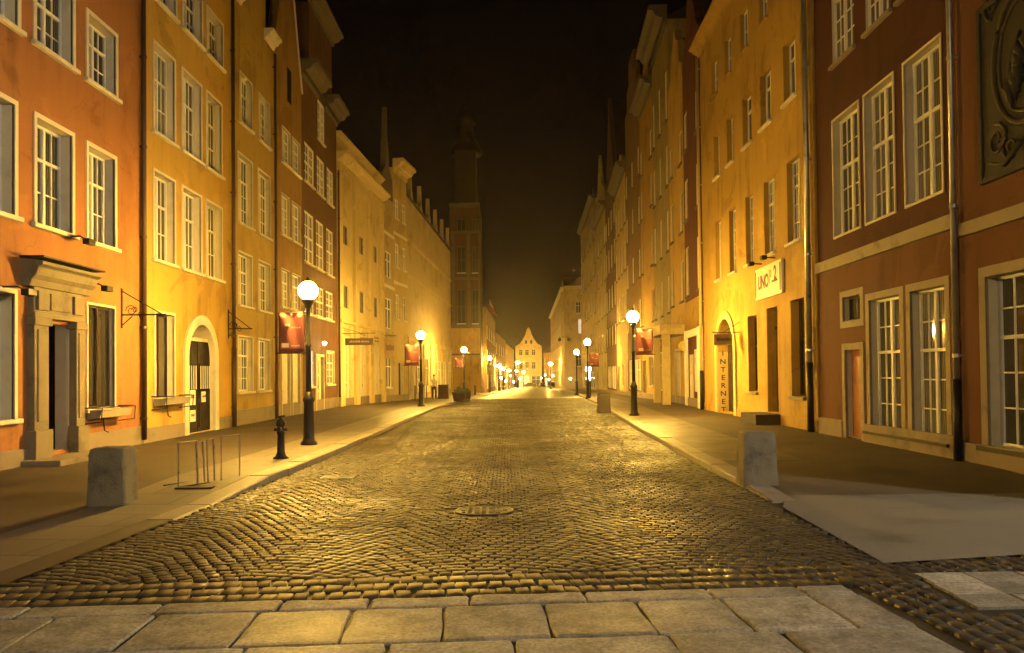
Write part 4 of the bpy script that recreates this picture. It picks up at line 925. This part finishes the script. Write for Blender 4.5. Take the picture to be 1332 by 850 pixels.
# ================================================================== street lamps
def lamp_proto():
    e_ = empty('street_lamp', (0, 0, 0)); H = 3.5
    MB().lathe([(.19, -.05), (.19, .06), (.15, .1), (.13, .18), (.115, .95), (.135, 1.0), (.135, 1.06), (.1, 1.1), (.085, 1.2)], 14).build('base', 'iron', e_, True)
    MB().lathe([(.062, 1.15), (.058, 2.2), (.075, 2.22), (.075, 2.27), (.055, 2.3), (.048, H-.42), (.07, H-.38), (.09, H-.33), (.15, H-.24), (.14, H-.18)], 14).build('pole', 'iron', e_, True)
    gb = MB().sphere((0, 0, H), .215, 20, 14).build('globe', 'globe', e_, True)
    MB().lathe([(.06, H+.205), (.05, H+.25), (.015, H+.31)], 10).build('cap', 'iron', gb, True)
    return e_
LG = 'globe lamps along both kerbs'
lp = lamp_proto()
LAMPS = [((402, 579), 'nearest left globe lamp, on a black post beside the hydrant'),
         ((548, 529), 'second globe lamp on the left kerb, in front of the spiked gable house'),
         ((604, 516.5), 'third left globe lamp, in front of the yellow base of the brick tower'),
         ((637, 511), 'fourth globe lamp on the left, just right of the brick tower'),
         ((825, 541), 'nearest right globe lamp, holding an orange red banner'),
         ((765, 518.5), 'second globe lamp on the right kerb, behind the lit white sign'),
         ((750.5, 513.5), 'third right globe lamp, smaller, at the foot of the lit window block')]
lamp_pos = []
for i, ((px, py), lab) in enumerate(LAMPS):
    p = at_ground(px, py); o = lp if i == 0 else copy_tree(lp); o.location = p; o.scale = (1, 1, (at_depth(px, (378, 436, 455, 466, 412, 445, 458)[i], p.y).z - p.z)/3.5); lamp_pos.append(p); tag(o, lab, 'street lamp', LG)
FAR = [((649, 476), 128, 'far left lamp, first of the close pair beyond the tower'), ((654.5, 479.5), 146, 'far left lamp, second of the close pair beyond the tower'),
       ((662, 482), 172, 'far left lamp at the lit shopfronts beyond the close pair'), ((681, 484), 232, 'far lamp glowing in front of the end house'),
       ((716, 473.5), 170, 'far right lamp standing below the long pale street front'), ((673.5, 471.5), 236, 'small high lamp left of the end house windows'), ((672, 482.5), 246, 'small low lamp at the left corner of the end house')]
for (px, py), D, lab in FAR:
    p = at_depth(px, py, D); o = copy_tree(lp); z = pz(D); s = (p.z - z)/3.5; o.location = (p.x, D, z); o.scale = (max(1.3, s),)*2 + (s,); tag(o, lab, 'street lamp', LG)

# banners on the lamp posts
def banner(i, side, w_, z0, z1, lab, face=0.):
    p = lamp_pos[i]; e_ = empty('banner', p); tag(e_, lab, 'banner', 'red banners on lamp posts')
    x0, x1 = side*.1, side*(.1 + w_); a, b = min(x0, x1), max(x0, x1); nx, nz = 10, 8
    q = MB(); f = lambda i, j: (lerp(a, b, i/nx), .018*math.sin(i*.9+j*.4), lerp(z0, z1, j/nz))
    q.grid(f, nx, nz)
    o = q.build('cloth', 'banner', e_, True); s_ = o.modifiers.new('s', 'SOLIDIFY'); s_.thickness = .008
    MB().tube([(0, 0, z1+.01), (side*(.16+w_), 0, z1+.01)], .016, 6).tube([(0, 0, z0-.01), (side*(.16+w_), 0, z0-.01)], .016, 6).build('rods', 'iron', e_)
    q = MB(); rr = random.Random(i); Y = -.035; hgt = z1 - z0
    q.lathe([(.001, 0), (.05, .004), (.06, .02)], 8, (a + w_*.36, Y, z1 - hgt*.34))          # pale emblem and faint lettering
    q.box(a+w_*.28, a+w_*.46, Y, Y+.004, z1-hgt*.31, z1-hgt*.27)
    for k in range(4): q.box(a+w_*(.52+.1*k), a+w_*(.58+.1*k), Y, Y+.004, z1-hgt*.38, z1-hgt*(.36-.02*rr.random()))
    q.box(a+w_*.14, a+w_*.42, Y, Y+.004, z0+hgt*.13, z0+hgt*.24)
    for k in range(3): q.box(a+w_*(.52+.12*k), a+w_*(.6+.12*k), Y, Y+.004, z0+hgt*.16, z0+hgt*(.18+.02*rr.random()))
    for k in range(0, len(q.v)-24, 8): pass
    q.build('faded_print', 'bannerwhite', e_)
def zz(i, py): return at_depth(VPX, py, lamp_pos[i].y).z - lamp_pos[i].z
banner(0, -1, .58, zz(0, 456), zz(0, 405), 'large dull red banner left of the nearest left lamp post')
banner(1, -1, .72, zz(1, 474), zz(1, 447), 'orange red banner on the second left lamp, above the terrace railing')
banner(2, -1, .68, zz(2, 478), zz(2, 466), 'small faint banner on the third left lamp by the tower')
banner(4, 1, .62, zz(4, 463), zz(4, 430), 'orange red banner right of the nearest right lamp post')
banner(5, 1, .7, zz(5, 478), zz(5, 462), 'small orange banner on the second right lamp')

# lamp that lights the crossing from the side street, behind the viewer's right shoulder
fe = empty('floodlight_mast', (14.6, 3.2, 0)); tag(fe, 'tall mast with a floodlight in the side street right of the crossing', 'floodlight')
MB().lathe([(.16, -.1), (.16, .8), (.08, .9), (.06, 6.5)], 12).build('mast', 'iron', fe, True)
hd = MB().box(-.3, .3, -.16, .16, 6.5, 6.8).build('lamp_head', 'iron', fe, bevel=.03)
MB().box(-.31, -.302, -.13, .13, 6.53, 6.77).build('glass', 'flood', hd)
L = bpy.data.lights.new('floodlight_beam', 'SPOT'); L.energy = 7200; L.color = (1, .84, .62); L.shadow_soft_size = .16; L.spot_size = math.radians(96); L.spot_blend = .9
lo = bpy.data.objects.new('floodlight_beam', L); COL.objects.link(lo); lo.parent = fe; lo.location = (-.5, 0, 6.6)
lo.rotation_euler = (Vector((-.5, 7.8, 0)) - Vector((14.1, 3.2, 6.6))).to_track_quat('-Z', 'Y').to_euler()

fe2 = copy_tree(fe); fe2.location = (-2.5, -14, 0); fe2['label'] = 'tall mast with a floodlight on the square behind the crossing'
for o in fe2.children:
    if o.type == 'LIGHT':
        o.data = o.data.copy(); o.data.energy = 5200; o.data.color = (1, .73, .37); o.data.spot_size = math.radians(110)
        o.location = (0, .4, 6.6); o.rotation_euler = (Vector((0, 22, 5)) - Vector((-2.5, -13.6, 6.6))).to_track_quat('-Z', 'Y').to_euler()
# ================================================================== street furniture
def block(px0, px1, pyb, pyt, lab, m='concrete', face=0., k=1.):
    p = at_ground((px0+px1)/2, pyb); D = p.y; w_ = (px1-px0)*D/1000*k; hh = (pyb-pyt)*D/1000
    q = MB(); n = 10; rr = random.Random(int(px0)); from mathutils import noise as nz_
    def P_(face, a, b):
        sx, sy, t = {0: (a, -1, b), 1: (1, a, b), 2: (-a, 1, b), 3: (-1, -a, b), 4: (a, b*2-1, 1)}[face]
        if face == 4: t = 1.
        ex = max(0, abs(sx) - .86)/.14; ey = max(0, abs(sy) - .86)/.14; et = max(0, t - .92)/.08
        rnd = .035*(ex*ey + ex*et + ey*et)/max(.05, w_)*.6
        k_ = (1 - .11*t)*(1 - rnd*.6); v = Vector((sx*w_/2*k_, sy*w_/2*k_, -.02 + t*(hh+.02) - .02*et*(ex+ey)))
        return v + nz_.noise_vector(v*4 + Vector((px0, 0, 0)))*.008 + nz_.noise_vector(v*14)*.004*(1 + 2*max(ex, ey, et))
    for fc in range(5): q.grid(lambda i, j: P_(fc, i/n*2-1, j/n), n, n)
    o = q.build('concrete_bollard', m, smooth=True); o.location = p + Vector((0, w_/2, 0)); o.rotation_euler = (0, 0, face)
    tag(o, lab, 'bollard', 'tapered concrete blocks on the pavement edge'); return o
block(103, 167, 659, 584, 'tapered grey concrete block on the left pavement near the stone portal', face=.05, k=.76)
block(966, 1018, 632, 563, 'tapered grey concrete block at the right kerb end', face=-.08, k=.88)
block(778, 795, 537, 512, 'small distant concrete block left of the nearest right lamp', 'darkstone')

# hydrant
p = at_ground(365.5, 597); hy = empty('hydrant', p); hy.scale = (.88, .88, .92); tag(hy, 'black cast iron hydrant standing beside the nearest left lamp', 'hydrant')
MB().lathe([(.17, -.02), (.17, .03), (.12, .06), (.1, .1), (.085, .14), (.075, .5), (.09, .52), (.09, .56), (.075, .58), (.075, .66), (.1, .68), (.105, .74), (.07, .8), (.03, .83), (.03, .86)], 14).build('body', 'iron', hy, True)
MB().tube([(0, -.05, .62), (0, -.17, .62)], .045, 10).tube([(-.05, 0, .6), (-.14, 0, .6)], .035, 10).tube([(.05, 0, .6), (.14, 0, .6)], .035, 10).build('outlet', 'iron', hy)
MB().tube([(-.05, 0, .86), (.09, .02, .88)], .022, 8).build('handle', 'iron', hy)

# wire stand on the left pavement
a, b = at_ground(232, 636), at_ground(318, 620); rk = empty('bicycle_rack', a); tag(rk, 'thin wire hoop bicycle rack on the left pavement before the arched gate', 'rack')
v = b - a; v.z = 0; u_ = v.normalized(); pr = Vector((-u_.y, u_.x, 0)); Lr = v.length
q = MB()
def hoop(l, w0, hgt, lean):
    o_ = u_*l; return [o_ + Vector((0, 0, .02)), o_ + u_*lean + Vector((0, 0, hgt)), o_ + u_*(lean+w0) + pr*.1 + Vector((0, 0, hgt)), o_ + u_*w0 + pr*.1 + Vector((0, 0, .02))]
for l, w0, hgt, ln in ((0, .33*Lr, .66, 0), (.28*Lr, .16*Lr, .64, -.03), (.43*Lr, .16*Lr, .67, -.02), (.63*Lr, .36*Lr, .70, 0)): MB().tube(hoop(l, w0, hgt, ln), .011, 6).build('hoop', 'steel', rk)
MB().tube([pr*.0 + Vector((0, 0, .02)), u_*Lr*.92 + Vector((0, 0, .02))], .014, 6).tube([pr*.35 + Vector((0, 0, .02)), u_*Lr*.92 + pr*.35 + Vector((0, 0, .02))], .014, 6).box(-.02, .5, -.08, .08, 0, .025).build('base_rail', 'iron', rk)

# wall-mounted things ---------------------------------------------------------
def iron_bracket(h, u, z, L_, lab, name='wall_bracket'):
    e_ = empty(name, h.P(u, 0, z), h.rz); tag(e_, lab, 'bracket')
    q = MB().tube([(0, .02, 0), (0, -L_, 0)], .018, 6).tube([(0, 0, .55), (0, -L_*.35, .34), (0, -L_*.9, .02)], .012, 6).tube([(0, 0, -.25), (0, -L_*.25, -.03)], .012, 6).box(-.03, .03, -.02, .02, -.3, .6)
    for c_, r_, s_ in ((-.22, .13, 1), (-.45, .09, -1), (-.3, .07, 1)):
        q.tube([(0, c_*L_ + r_*(1-.7*i/14)*math.cos(i*.62), .17*s_*abs(c_) + .06 + r_*(1-.7*i/14)*math.sin(i*.62)) for i in range(15)], .011, 5)
    q.build('scrolls', 'iron', e_); return e_
iron_bracket(b1, b1.uv(158, 410)[0], b1.uv(158, 410)[1], 1.0, 'ornate black scrolled iron bracket above the orange house drainpipe')
iron_bracket(b2, b2.uv(297, 428)[0], b2.uv(297, 428)[1], .75, 'small plain iron bracket by the drainpipe right of the arched gate')
def flower_holder(h, px0, px1, py, lab):
    u0, z = h.uv(px0, py); u1 = h.uv(px1, py)[0]; e_ = empty('window_box', h.P((u0+u1)/2, 0, z), h.rz); tag(e_, lab, 'window box', 'iron window boxes below ground floor windows'); w_ = (u1-u0)/2
    MB().prism([(-.03, -.16), (-.30, -.12), (-.34, .04), (-.03, .04)], -w_+.06, w_-.06, 'x').build('trough', 'stone', e_)
    q = MB().tube([(-w_, 0, .09), (-w_, -.38, .09), (w_, -.38, .09), (w_, 0, .09)], .014, 6)
    for x in (-w_, w_): q.tube([(x, -.38, .09), (x, -.36, -.2), (x, 0, -.24)], .012, 6)
    q.tube([(0, -.03, -.16), (0, -.06, -.42), (.08, -.1, -.46)], .014, 6); q.build('frame', 'iron', e_)
flower_holder(b1, 109, 154, 537, 'iron framed window box under the orange house ground floor window')
flower_holder(b2, 197, 233, 521, 'iron framed window box under the ochre house ground floor window')
def camera_(h, px, py, lab, dx=.12):
    u, z = h.uv(px, py); e_ = empty('security_camera', h.P(u, 0, z), h.rz); tag(e_, lab, 'camera')
    MB().tube([(0, .01, .05), (0, -.28, .05), (dx, -.34, 0)], .018, 6).build('arm', 'iron', e_)
    MB().box(dx-.05, dx+.2, -.42, -.28, -.09, .03).build('body', 'iron', e_, bevel=.015)
camera_(b1, 86, 311, 'dark camera on a bent arm below the second window of the orange house')
camera_(b1, 111, 373, 'dark camera at the right end of the stone portal cornice')
camera_(b1, 2, 377, 'dark camera on an arm left of the stone portal')
# lit notice sign and its spotlights on the mustard house
u0, z1 = rc.uv(986, 352); zb_ = rc.uv(986, 392)[1]; u1 = rc.uv(1020.5, 360)[0]; sw = u1-u0; sh = z1-zb_
sg = empty('wall_sign', rc.P(u0, -.03, zb_), rc.rz); tag(sg, 'pale framed sign board on the mustard wall above the dark doors', 'sign')
MB().box(0, sw, -.06, .02, 0, sh).build('board', 'signwhite', sg, bevel=.01)
q = MB()
for a in ((.05, .1, .08, sh-.08), (sw-.14, sw-.07, .08, sh-.08)): q.box(a[0], a[1], -.072, -.058, a[2], a[3])
q.box(sw*.66, sw*.86, -.072, -.058, sh*.40, sh*.46); q.build('border', 'signbrown', sg)
X90 = lambda x, z: Matrix(((1, 0, 0, x), (0, 0, -1, -.066), (0, 1, 0, z), (0, 0, 0, 1)))
text_mesh('lettering', 'UNO', sh*.58, 'signbrown', sg, X90(sw*.33, sh*.50), sx=.82, bold=.03)
text_mesh('lettering', 'P', sh*.58, 'signtan', sg, X90(sw*.60, sh*.58), sx=.85, bold=.03)
text_mesh('lettering', '2', sh*.60, 'signbrown', sg, X90(sw*.78, sh*.64), sx=.85, bold=.03)
for px, py, lab in ((991, 345, 'left one of two dark spotlights above the pale sign board'), (1008, 337, 'right one of two dark spotlights above the pale sign board')):
    u, z = rc.uv(px, py); e_ = empty('spotlight', rc.P(u, 0, z), rc.rz); tag(e_, lab, 'spotlight', 'spotlights over the wall sign')
    MB().tube([(0, .01, .03), (0, -.3, .05)], .02, 6).build('arm', 'iron', e_); MB().box(-.13, .13, -.42, -.26, -.03, .1).build('head', 'iron', e_, bevel=.02)
def hanging(h, px_wall, py_rod, px0, px1, py0, py1, lab, m='signtan', oval=False, marks='signbrown', name='hanging_sign', emb=None):
    u, z = h.uv(px_wall, py_rod); D = h.P(u, 0, z).y; k = D/1000; base = h.P(u, 0, z)
    e_ = empty(name, base); tag(e_, lab, 'sign', 'signs hanging from the walls')
    x0 = (px0-px_wall)*k; x1 = (px1-px_wall)*k; z0 = -(py1-py_rod)*k; z1 = -(py0-py_rod)*k; far = x0 if abs(x0) > abs(x1) else x1
    MB().tube([(0, 0, 0), (far*1.05, 0, 0)], .018, 6).tube([(0, 0, .35), (far*.6, 0, .02)], .012, 6).tube([(lerp(x0, x1, .2), 0, 0), (lerp(x0, x1, .2), 0, z1)], .01, 5).tube([(lerp(x0, x1, .8), 0, 0), (lerp(x0, x1, .8), 0, z1)], .01, 5).build('bracket', 'iron', e_)
    q = MB(); cx, cz = (x0+x1)/2, (z0+z1)/2
    if oval:
        pts = [(cx+(x1-x0)/2*math.cos(2*PI*i/24), cz+(z1-z0)/2*math.sin(2*PI*i/24)) for i in range(24)]; q.prism(pts, -.03, .03)
    else: q.box(x0, x1, -.03, .03, z0, z1)
    b_ = q.build('board', m, e_, bevel=.008); q = MB(); w_ = abs(x1-x0); hh = z1-z0
    if emb == 'shield': q.prism([(cx-.09, cz+.16), (cx+.09, cz+.16), (cx+.08, cz-.06), (cx, cz-.17), (cx-.08, cz-.06)], -.036, -.028)
    else:
        rr = random.Random(int(px0)); xx = cx - w_*.34
        while xx < cx + w_*.34: ww = w_*rr.uniform(.03, .06); q.box(xx, xx+ww, -.036, -.028, cz-hh*.12, cz+hh*rr.uniform(.08, .22)); xx += ww*1.5
    q.build('faded_lettering', marks, b_); return e_
hanging(rc, 962, 432.5, 928, 952.5, 434.5, 449, 'plain tan board hanging from a rod in front of the lettered arch')
hr = [o for o in bpy.data.objects if o.get('label', '').startswith('ochre house with a baroque')][0]
class _H: pass
def house_by(lab):
    o = [q for q in bpy.data.objects if str(q.get('label', '')).startswith(lab)][0]; h = _H(); h.e = o; h.A = o.location.copy(); h.A.z = 0; h.rz = o.rotation_euler.z
    h.t = Vector((math.cos(h.rz), math.sin(h.rz), 0)); h.n = Vector((-h.t.y, h.t.x, 0)); h.uv = lambda px, py, d=0.: House.uv(h, px, py, d); h.P = lambda u, d, z: House.P(h, u, d, z); return h
hs = house_by('ochre house with a baroque'); hanging(hs, 893, 439, 882, 904, 443, 458, 'pale yellow oval sign with a small shield by the porch canopy', 'signyellow', True, 'signtan', emb='shield')
ho = house_by('olive grey house'); hanging(ho, 872, 444, 850, 869, 446, 458, 'tan oval hanging sign between the right banner and the porch', 'signtan', True)
hanging(b6, 441, 434, 449, 486, 440.5, 449.5, 'long black sign with faint lettering hanging from the cream house', 'signdark', False, 'signtan')
hn = house_by('narrow pale house'); hanging(hn, 497, 437, 500, 515, 439, 467, 'tall brownish box sign hanging on the spiked gable house', 'signtan', False, 'signbrown')

# ------------------------------------------------------------------ far street furniture
tot = at_depth(766, 515, 60); e_ = empty('lit_sign', (tot.x, 60, pz(60))); tag(e_, 'dark post topped by a glowing bluish white sign panel', 'sign')
MB().box(-.17, .17, -.12, .12, -.1, 1.25).build('base', 'iron', e_, bevel=.02); MB().box(-.05, .12, -.08, .08, 1.25, 2.0).build('lit_column', 'litblue', e_); MB().box(-.24, .2, -.09, .09, 2.0, 2.36).build('panel', 'litblue', e_, bevel=.02)
def planter(px, py, w_, lab):
    p = at_ground(px, py); e_ = empty('planter', p); tag(e_, lab, 'planter', 'planters near the third left lamp'); r_ = w_/2
    MB().lathe([(r_*.8, -.02), (r_, .5), (r_*1.05, .52), (r_*1.05, .6), (r_*.9, .6), (r_*.85, .5)], 14).build('tub', 'darkstone', e_, True)
    q = MB(); rr = random.Random(int(px))
    for i in range(260):
        a, el, rad = rr.uniform(0, 2*PI), rr.uniform(0, PI/2), r_*rr.uniform(.4, 1.05); c = Vector((rad*math.cos(a)*math.cos(el), rad*math.sin(a)*math.cos(el), .55+rad*math.sin(el)*.8)); d1 = Vector((rr.gauss(0, 1), rr.gauss(0, 1), rr.gauss(0, 1))).normalized()*.07; d2 = d1.cross(Vector((rr.gauss(0, 1), rr.gauss(0, 1), rr.gauss(0, 1)))).normalized()*.035
        q.quad(c-d1, c+d2, c+d1, c-d2)
    q.build('foliage', 'leaf', e_)
M['leaf'] = noisy('dark leaves', (.05, .075, .02), .6, .3, 8., 0)
planter(597, 522.5, .85, 'round planter with low dark foliage at the left kerb'); planter(607, 521.5, .6, 'smaller round planter beside the left kerb planter')
bn = at_ground(577, 519); e_ = empty('litter_bin', bn); tag(e_, 'dark square litter bin right of the standing man', 'bin')
MB().box(-.4, .4, -.35, .35, -.02, 1.0, .03).build('body', 'darkwood', e_, bevel=.02); MB().box(-.43, .43, -.38, .38, 1.0, 1.08).build('lid', 'iron', e_, bevel=.02)
bn = at_ground(506, 521); e_ = empty('litter_bin', bn); tag(e_, 'low dark bin standing against the foot of the spiked gable house', 'bin'); MB().lathe([(.28, -.02), (.32, .7), (.34, .72), (.34, .78), (.1, .85)], 14).build('body', 'iron', e_, True)
p = at_ground(516, 519); e_ = empty('post', p); tag(e_, 'slim pale topped post on the left pavement near the low bin', 'post'); MB().tube([(0, 0, -.02), (0, 0, 1.15)], .05, 8).build('shaft', 'iron', e_); MB().lathe([(.09, 1.15), (.09, 1.3), (.03, 1.36)], 10).build('knob', 'reveal', e_)
p = at_ground(618, 514); tag(MB().lathe([(.14, -.02), (.1, .1), (.09, .8), (.13, .84), (.1, .95), (.02, 1.02)], 10).build('bollard', 'iron', None, True), 'small dark bollard between the third lamp and the tower', 'bollard').location = p
a, b = at_ground(540, 521), at_ground(562, 519); e_ = empty('terrace_railing', a); tag(e_, 'low dark terrace railing between the second left lamp and the man', 'railing')
v = b - a; q = MB().tube([(0, 0, 1.0), (v.x, v.y, v.z+1.0)], .04, 6).tube([(0, 0, .5), (v.x, v.y, v.z+.5)], .03, 6)
q.build('rail', 'iron', e_)
for i in range(4): MB().tube([(v.x*i/3, v.y*i/3, -.02), (v.x*i/3, v.y*i/3, 1.02)], .035, 6).build('upright', 'iron', e_)
def table_set(px, py, lab):
    p = at_ground(px, py); e_ = empty('terrace_table', p); tag(e_, lab, 'table', 'terrace tables along the left pavement')
    MB().lathe([(.45, .70), (.45, .735)], 16).build('tabletop', 'steel', e_); MB().lathe([(.25, -.01), (.24, .03), (.04, .05), (.035, .7)], 10).build('pedestal', 'iron', e_, True)
table_set(533, 520, 'round steel terrace table left of the second left lamp'); table_set(651, 509, 'round steel table at the kerb beyond the fourth left lamp'); table_set(657, 508, 'round steel table second beyond the fourth left lamp'); table_set(664, 507, 'farthest round steel table beyond the fourth left lamp')
# oval: dark parked cars at the far end of the street
def car(px, D, lab, rz):
    p = at_depth(px, 505, D); e_ = empty('parked_car', (p.x, D, pz(D)), rz); tag(e_, lab, 'car', 'cars parked at the far end')
    prof = [(-2.0, .3), (-2.05, .75), (-1.85, .95), (-1.3, 1.0), (-.7, 1.45), (.7, 1.48), (1.4, 1.05), (1.95, .95), (2.05, .6), (2.0, .3)]
    MB().prism(prof, -.85, .85, 'x').build('body', 'carpaint', e_, bevel=.06)
    MB().prism([(-1.22, 1.02), (-.68, 1.4), (.66, 1.42), (1.28, 1.06)], -.86, .86, 'x').build('windows', 'glass', e_)
    for x in (-.8, .8):
        for y in (-1.25, 1.25):
            w_ = MB().tube([(x-.1, y, .31), (x+.1, y, .31)], .31, 14).build('wheel', 'iron', e_); MB().tube([(x-.11, y, .31), (x+.11, y, .31)], .17, 10).build('rim', 'steel', w_)
    for x in (-.6, .6): MB().box(x-.16, x+.16, -2.07, -2.0, .68, .82).build('headlight', 'chrome', e_)
M['carpaint'] = noisy('dark car paint', (.03, .03, .035), .25, .1, 2., 0); M['chrome'] = noisy('headlight glass', (.7, .7, .65), .15, .05, 2., 0)
car(705, 226, 'dark parked car before the yellow house at the far end', .1); car(718, 205, 'dark parked car nearer, by the long pale street front', .1); car(690, 250, 'dark parked car in front of the far gabled house', 1.4)
# unlit twin lantern on the far right block
e_ = empty('wall_lantern', (11.1, 149.2, 8.4)); tag(e_, 'unlit twin globe lantern on a bracket at the corner of the lit window block', 'lantern')
MB().tube([(.3, .8, .5), (0, 0, .5), (-.9, 0, .5)], .05, 6).tube([(.9, 0, .5), (0, 0, .5)], .05, 6).build('bracket', 'iron', e_)
for x in (-.9, .9): MB().sphere((x, 0, 0), .36, 12, 8).tube([(x, 0, .3), (x, 0, .5)], .04, 6).build('globe', 'gilt', e_, True)

for px, py, D in ((652, 492, 128), (658, 496, 150), (664, 489, 176), (668, 497, 190), (676, 493, 255), (704, 492, 236), (709, 488, 232), (714, 494, 225), (719, 489, 190), (742, 493, 148)):
    o = MB().sphere((0, 0, 0), .2, 10, 7).build('shop_light', 'smallbulb', None, True); o.location = at_depth(px, py, D); tag(o, 'tiny bright shop light at the far end of the street', 'light', 'tiny shop lights at the far end')
# ------------------------------------------------------------------ the man by the bin
M['skin'] = noisy('skin', (.45, .28, .19), .6, .1, 5., 0); M['shirt'] = noisy('white shirt', (.72, .70, .64), .8, .08, 4., .1); M['trousers'] = noisy('dark trousers', (.025, .025, .03), .8, .1, 4., .1); M['hair'] = noisy('dark hair', (.03, .02, .015), .7, .2, 20., .1)
def skin(name, verts, edges, radii, m, parent, sub=1, root=0):
    me = bpy.data.meshes.new(name); me.from_pydata(verts, edges, []); o = bpy.data.objects.new(name, me); COL.objects.link(o); me.materials.append(M[m])
    md = o.modifiers.new('skin', 'SKIN'); lay = me.skin_vertices[0].data if me.skin_vertices else None
    if lay is None:
        bpy.context.view_layer.objects.active = o; bpy.context.view_layer.update(); lay = me.skin_vertices[0].data
    for i, r_ in enumerate(radii): lay[i].radius = (r_, r_) if not isinstance(r_, tuple) else r_; lay[i].use_root = (i == root)
    md.use_smooth_shade = True; s_ = o.modifiers.new('sub', 'SUBSURF'); s_.levels = s_.render_levels = sub; o.parent = parent; return o
pm = at_ground(565, 519.5); man_ = empty('person', pm, .35); tag(man_, 'person in white shirt and dark trousers standing beside the dark bin', 'person')
arms = []
Vb = [(0, 0, .95), (0, 0, 1.1), (0, .01, 1.3), (0, .01, 1.46), (0, 0, 1.55), (0, -.02, 1.63), (0, -.02, 1.74), (0, 0, 1.80)]; Eb = [(i, i+1) for i in range(7)]; Rb = [.14, .13, .15, .1, .055, .075, .09, .05]
for s_ in (-1, 1):
    i = len(Vb); Vb += [(s_*.19, .01, 1.43), (s_*.25, .02, 1.16), (s_*.2, -.12, .95), (s_*.17, -.2, .93)]; Eb += [(3, i), (i, i+1), (i+1, i+2), (i+2, i+3)]; Rb += [.065, .05, .038, .03]
    j = len(Vb); tips = [(s_*.15 + k*.012*s_, -.28 + abs(k-1.5)*.012, .925 - .006*k) for k in range(4)] + [(s_*.13, -.22, .96)]
    for t_ in tips: Vb.append(t_); Eb.append((i+3, len(Vb)-1)); Rb.append(.011)
    k = len(Vb); Vb += [(s_*.1, 0, .86), (s_*.12, -.02, .48), (s_*.13, .02, .09), (s_*.14, -.14, .035)]; Eb += [(0, k), (k, k+1), (k+1, k+2), (k+2, k+3)]; Rb += [.09, .06, .04, .035]
body = skin('body', Vb, Eb, Rb, 'skin', man_)
Vs = [(0, 0, .93), (0, 0, 1.1), (0, .01, 1.3), (0, .01, 1.45), (0, 0, 1.52)]; Es = [(0, 1), (1, 2), (2, 3), (3, 4)]; Rs = [.165, .15, .17, .12, .07]
for s_ in (-1, 1):
    i = len(Vs); Vs += [(s_*.19, .01, 1.43), (s_*.25, .02, 1.16), (s_*.205, -.1, .97)]; Es += [(3, i), (i, i+1), (i+1, i+2)]; Rs += [.082, .066, .052]
skin('shirt', Vs, Es, Rs, 'shirt', man_)
Vt = [(0, 0, 1.0), (0, 0, .9)]; Et = [(0, 1)]; Rt = [.15, .155]
for s_ in (-1, 1):
    i = len(Vt); Vt += [(s_*.1, 0, .84), (s_*.12, -.02, .48), (s_*.13, .02, .06)]; Et += [(1, i), (i, i+1), (i+1, i+2)]; Rt += [.105, .08, .065]
skin('trousers', Vt, Et, Rt, 'trousers', man_)
MB().sphere((0, .01, 1.755), .1, 12, 8, 1.1).build('hair', 'hair', man_, True); 
for s_ in (-1, 1): MB().box(s_*.14-.05, s_*.14+.05, -.2, .08, -.02, .08).build('shoe', 'iron', man_, bevel=.02)

# ================================================================== air, sky, added fill
hz = MB().box(-59, 59, -23, 286, -5.5, 41).build('haze', M['void']); hz['kind'] = 'stuff'
m_ = bpy.data.materials.new('night haze'); m_.use_nodes = True; nt = m_.node_tree; nt.nodes.remove(nt.nodes['Principled BSDF'])
v_ = N(nt, 'ShaderNodeVolumePrincipled'); v_.inputs['Color'].default_value = (.95, .85, .74, 1); v_.inputs['Density'].default_value = .0004; v_.inputs['Anisotropy'].default_value = .85; v_.inputs['Density Attribute'].default_value = ''
nt.links.new(v_.outputs[0], nt.nodes['Material Output'].inputs['Volume'])
hz.data.materials.clear(); hz.data.materials.append(m_)
wd = bpy.data.worlds.new('World'); sc.world = wd; wd.use_nodes = True; nt = wd.node_tree; bg = nt.nodes['Background']
tc = N(nt, 'ShaderNodeTexCoord'); sp = N(nt, 'ShaderNodeSeparateXYZ'); nt.links.new(tc.outputs['Generated'], sp.inputs[0])
cr = N(nt, 'ShaderNodeValToRGB'); nt.links.new(sp.outputs['Z'], cr.inputs['Fac']); r_ = cr.color_ramp
r_.elements[0].position = 0; r_.elements[0].color = (.007, .0035, .002, 1); r_.elements[1].position = .45; r_.elements[1].color = (.0003, .0003, .0004, 1)
e_ = r_.elements.new(.16); e_.color = (.0035, .002, .0012, 1)
nt.links.new(cr.outputs['Color'], bg.inputs['Color']); bg.inputs['Strength'].default_value = 1.0
sl_ = bpy.data.lights.new('faint_fill', 'SUN'); sl_.energy = .02; sl_.angle = math.radians(.5); sl_.color = (1, .9, .75)  # faint sun lamp added as overall fill, not an actual moon
so = bpy.data.objects.new('faint_fill', sl_); COL.objects.link(so); so.rotation_euler = (math.radians(50), 0, math.radians(45))

sc.render.engine = 'CYCLES'
cy = sc.cycles; cy.use_denoising = True; cy.denoiser = 'OPENIMAGEDENOISE'; cy.max_bounces = 5; cy.diffuse_bounces = 1; cy.glossy_bounces = 3; cy.transmission_bounces = 2; cy.volume_bounces = 0
cy.sample_clamp_indirect = 6; cy.sample_clamp_direct = 0; cy.blur_glossy = .3; cy.use_light_tree = True; cy.use_adaptive_sampling = True; cy.adaptive_threshold = .02
sc.view_settings.view_transform = 'Standard'; sc.view_settings.look = 'None'; sc.view_settings.exposure = 0; sc.view_settings.gamma = 1; sc.view_settings.use_curve_mapping = False
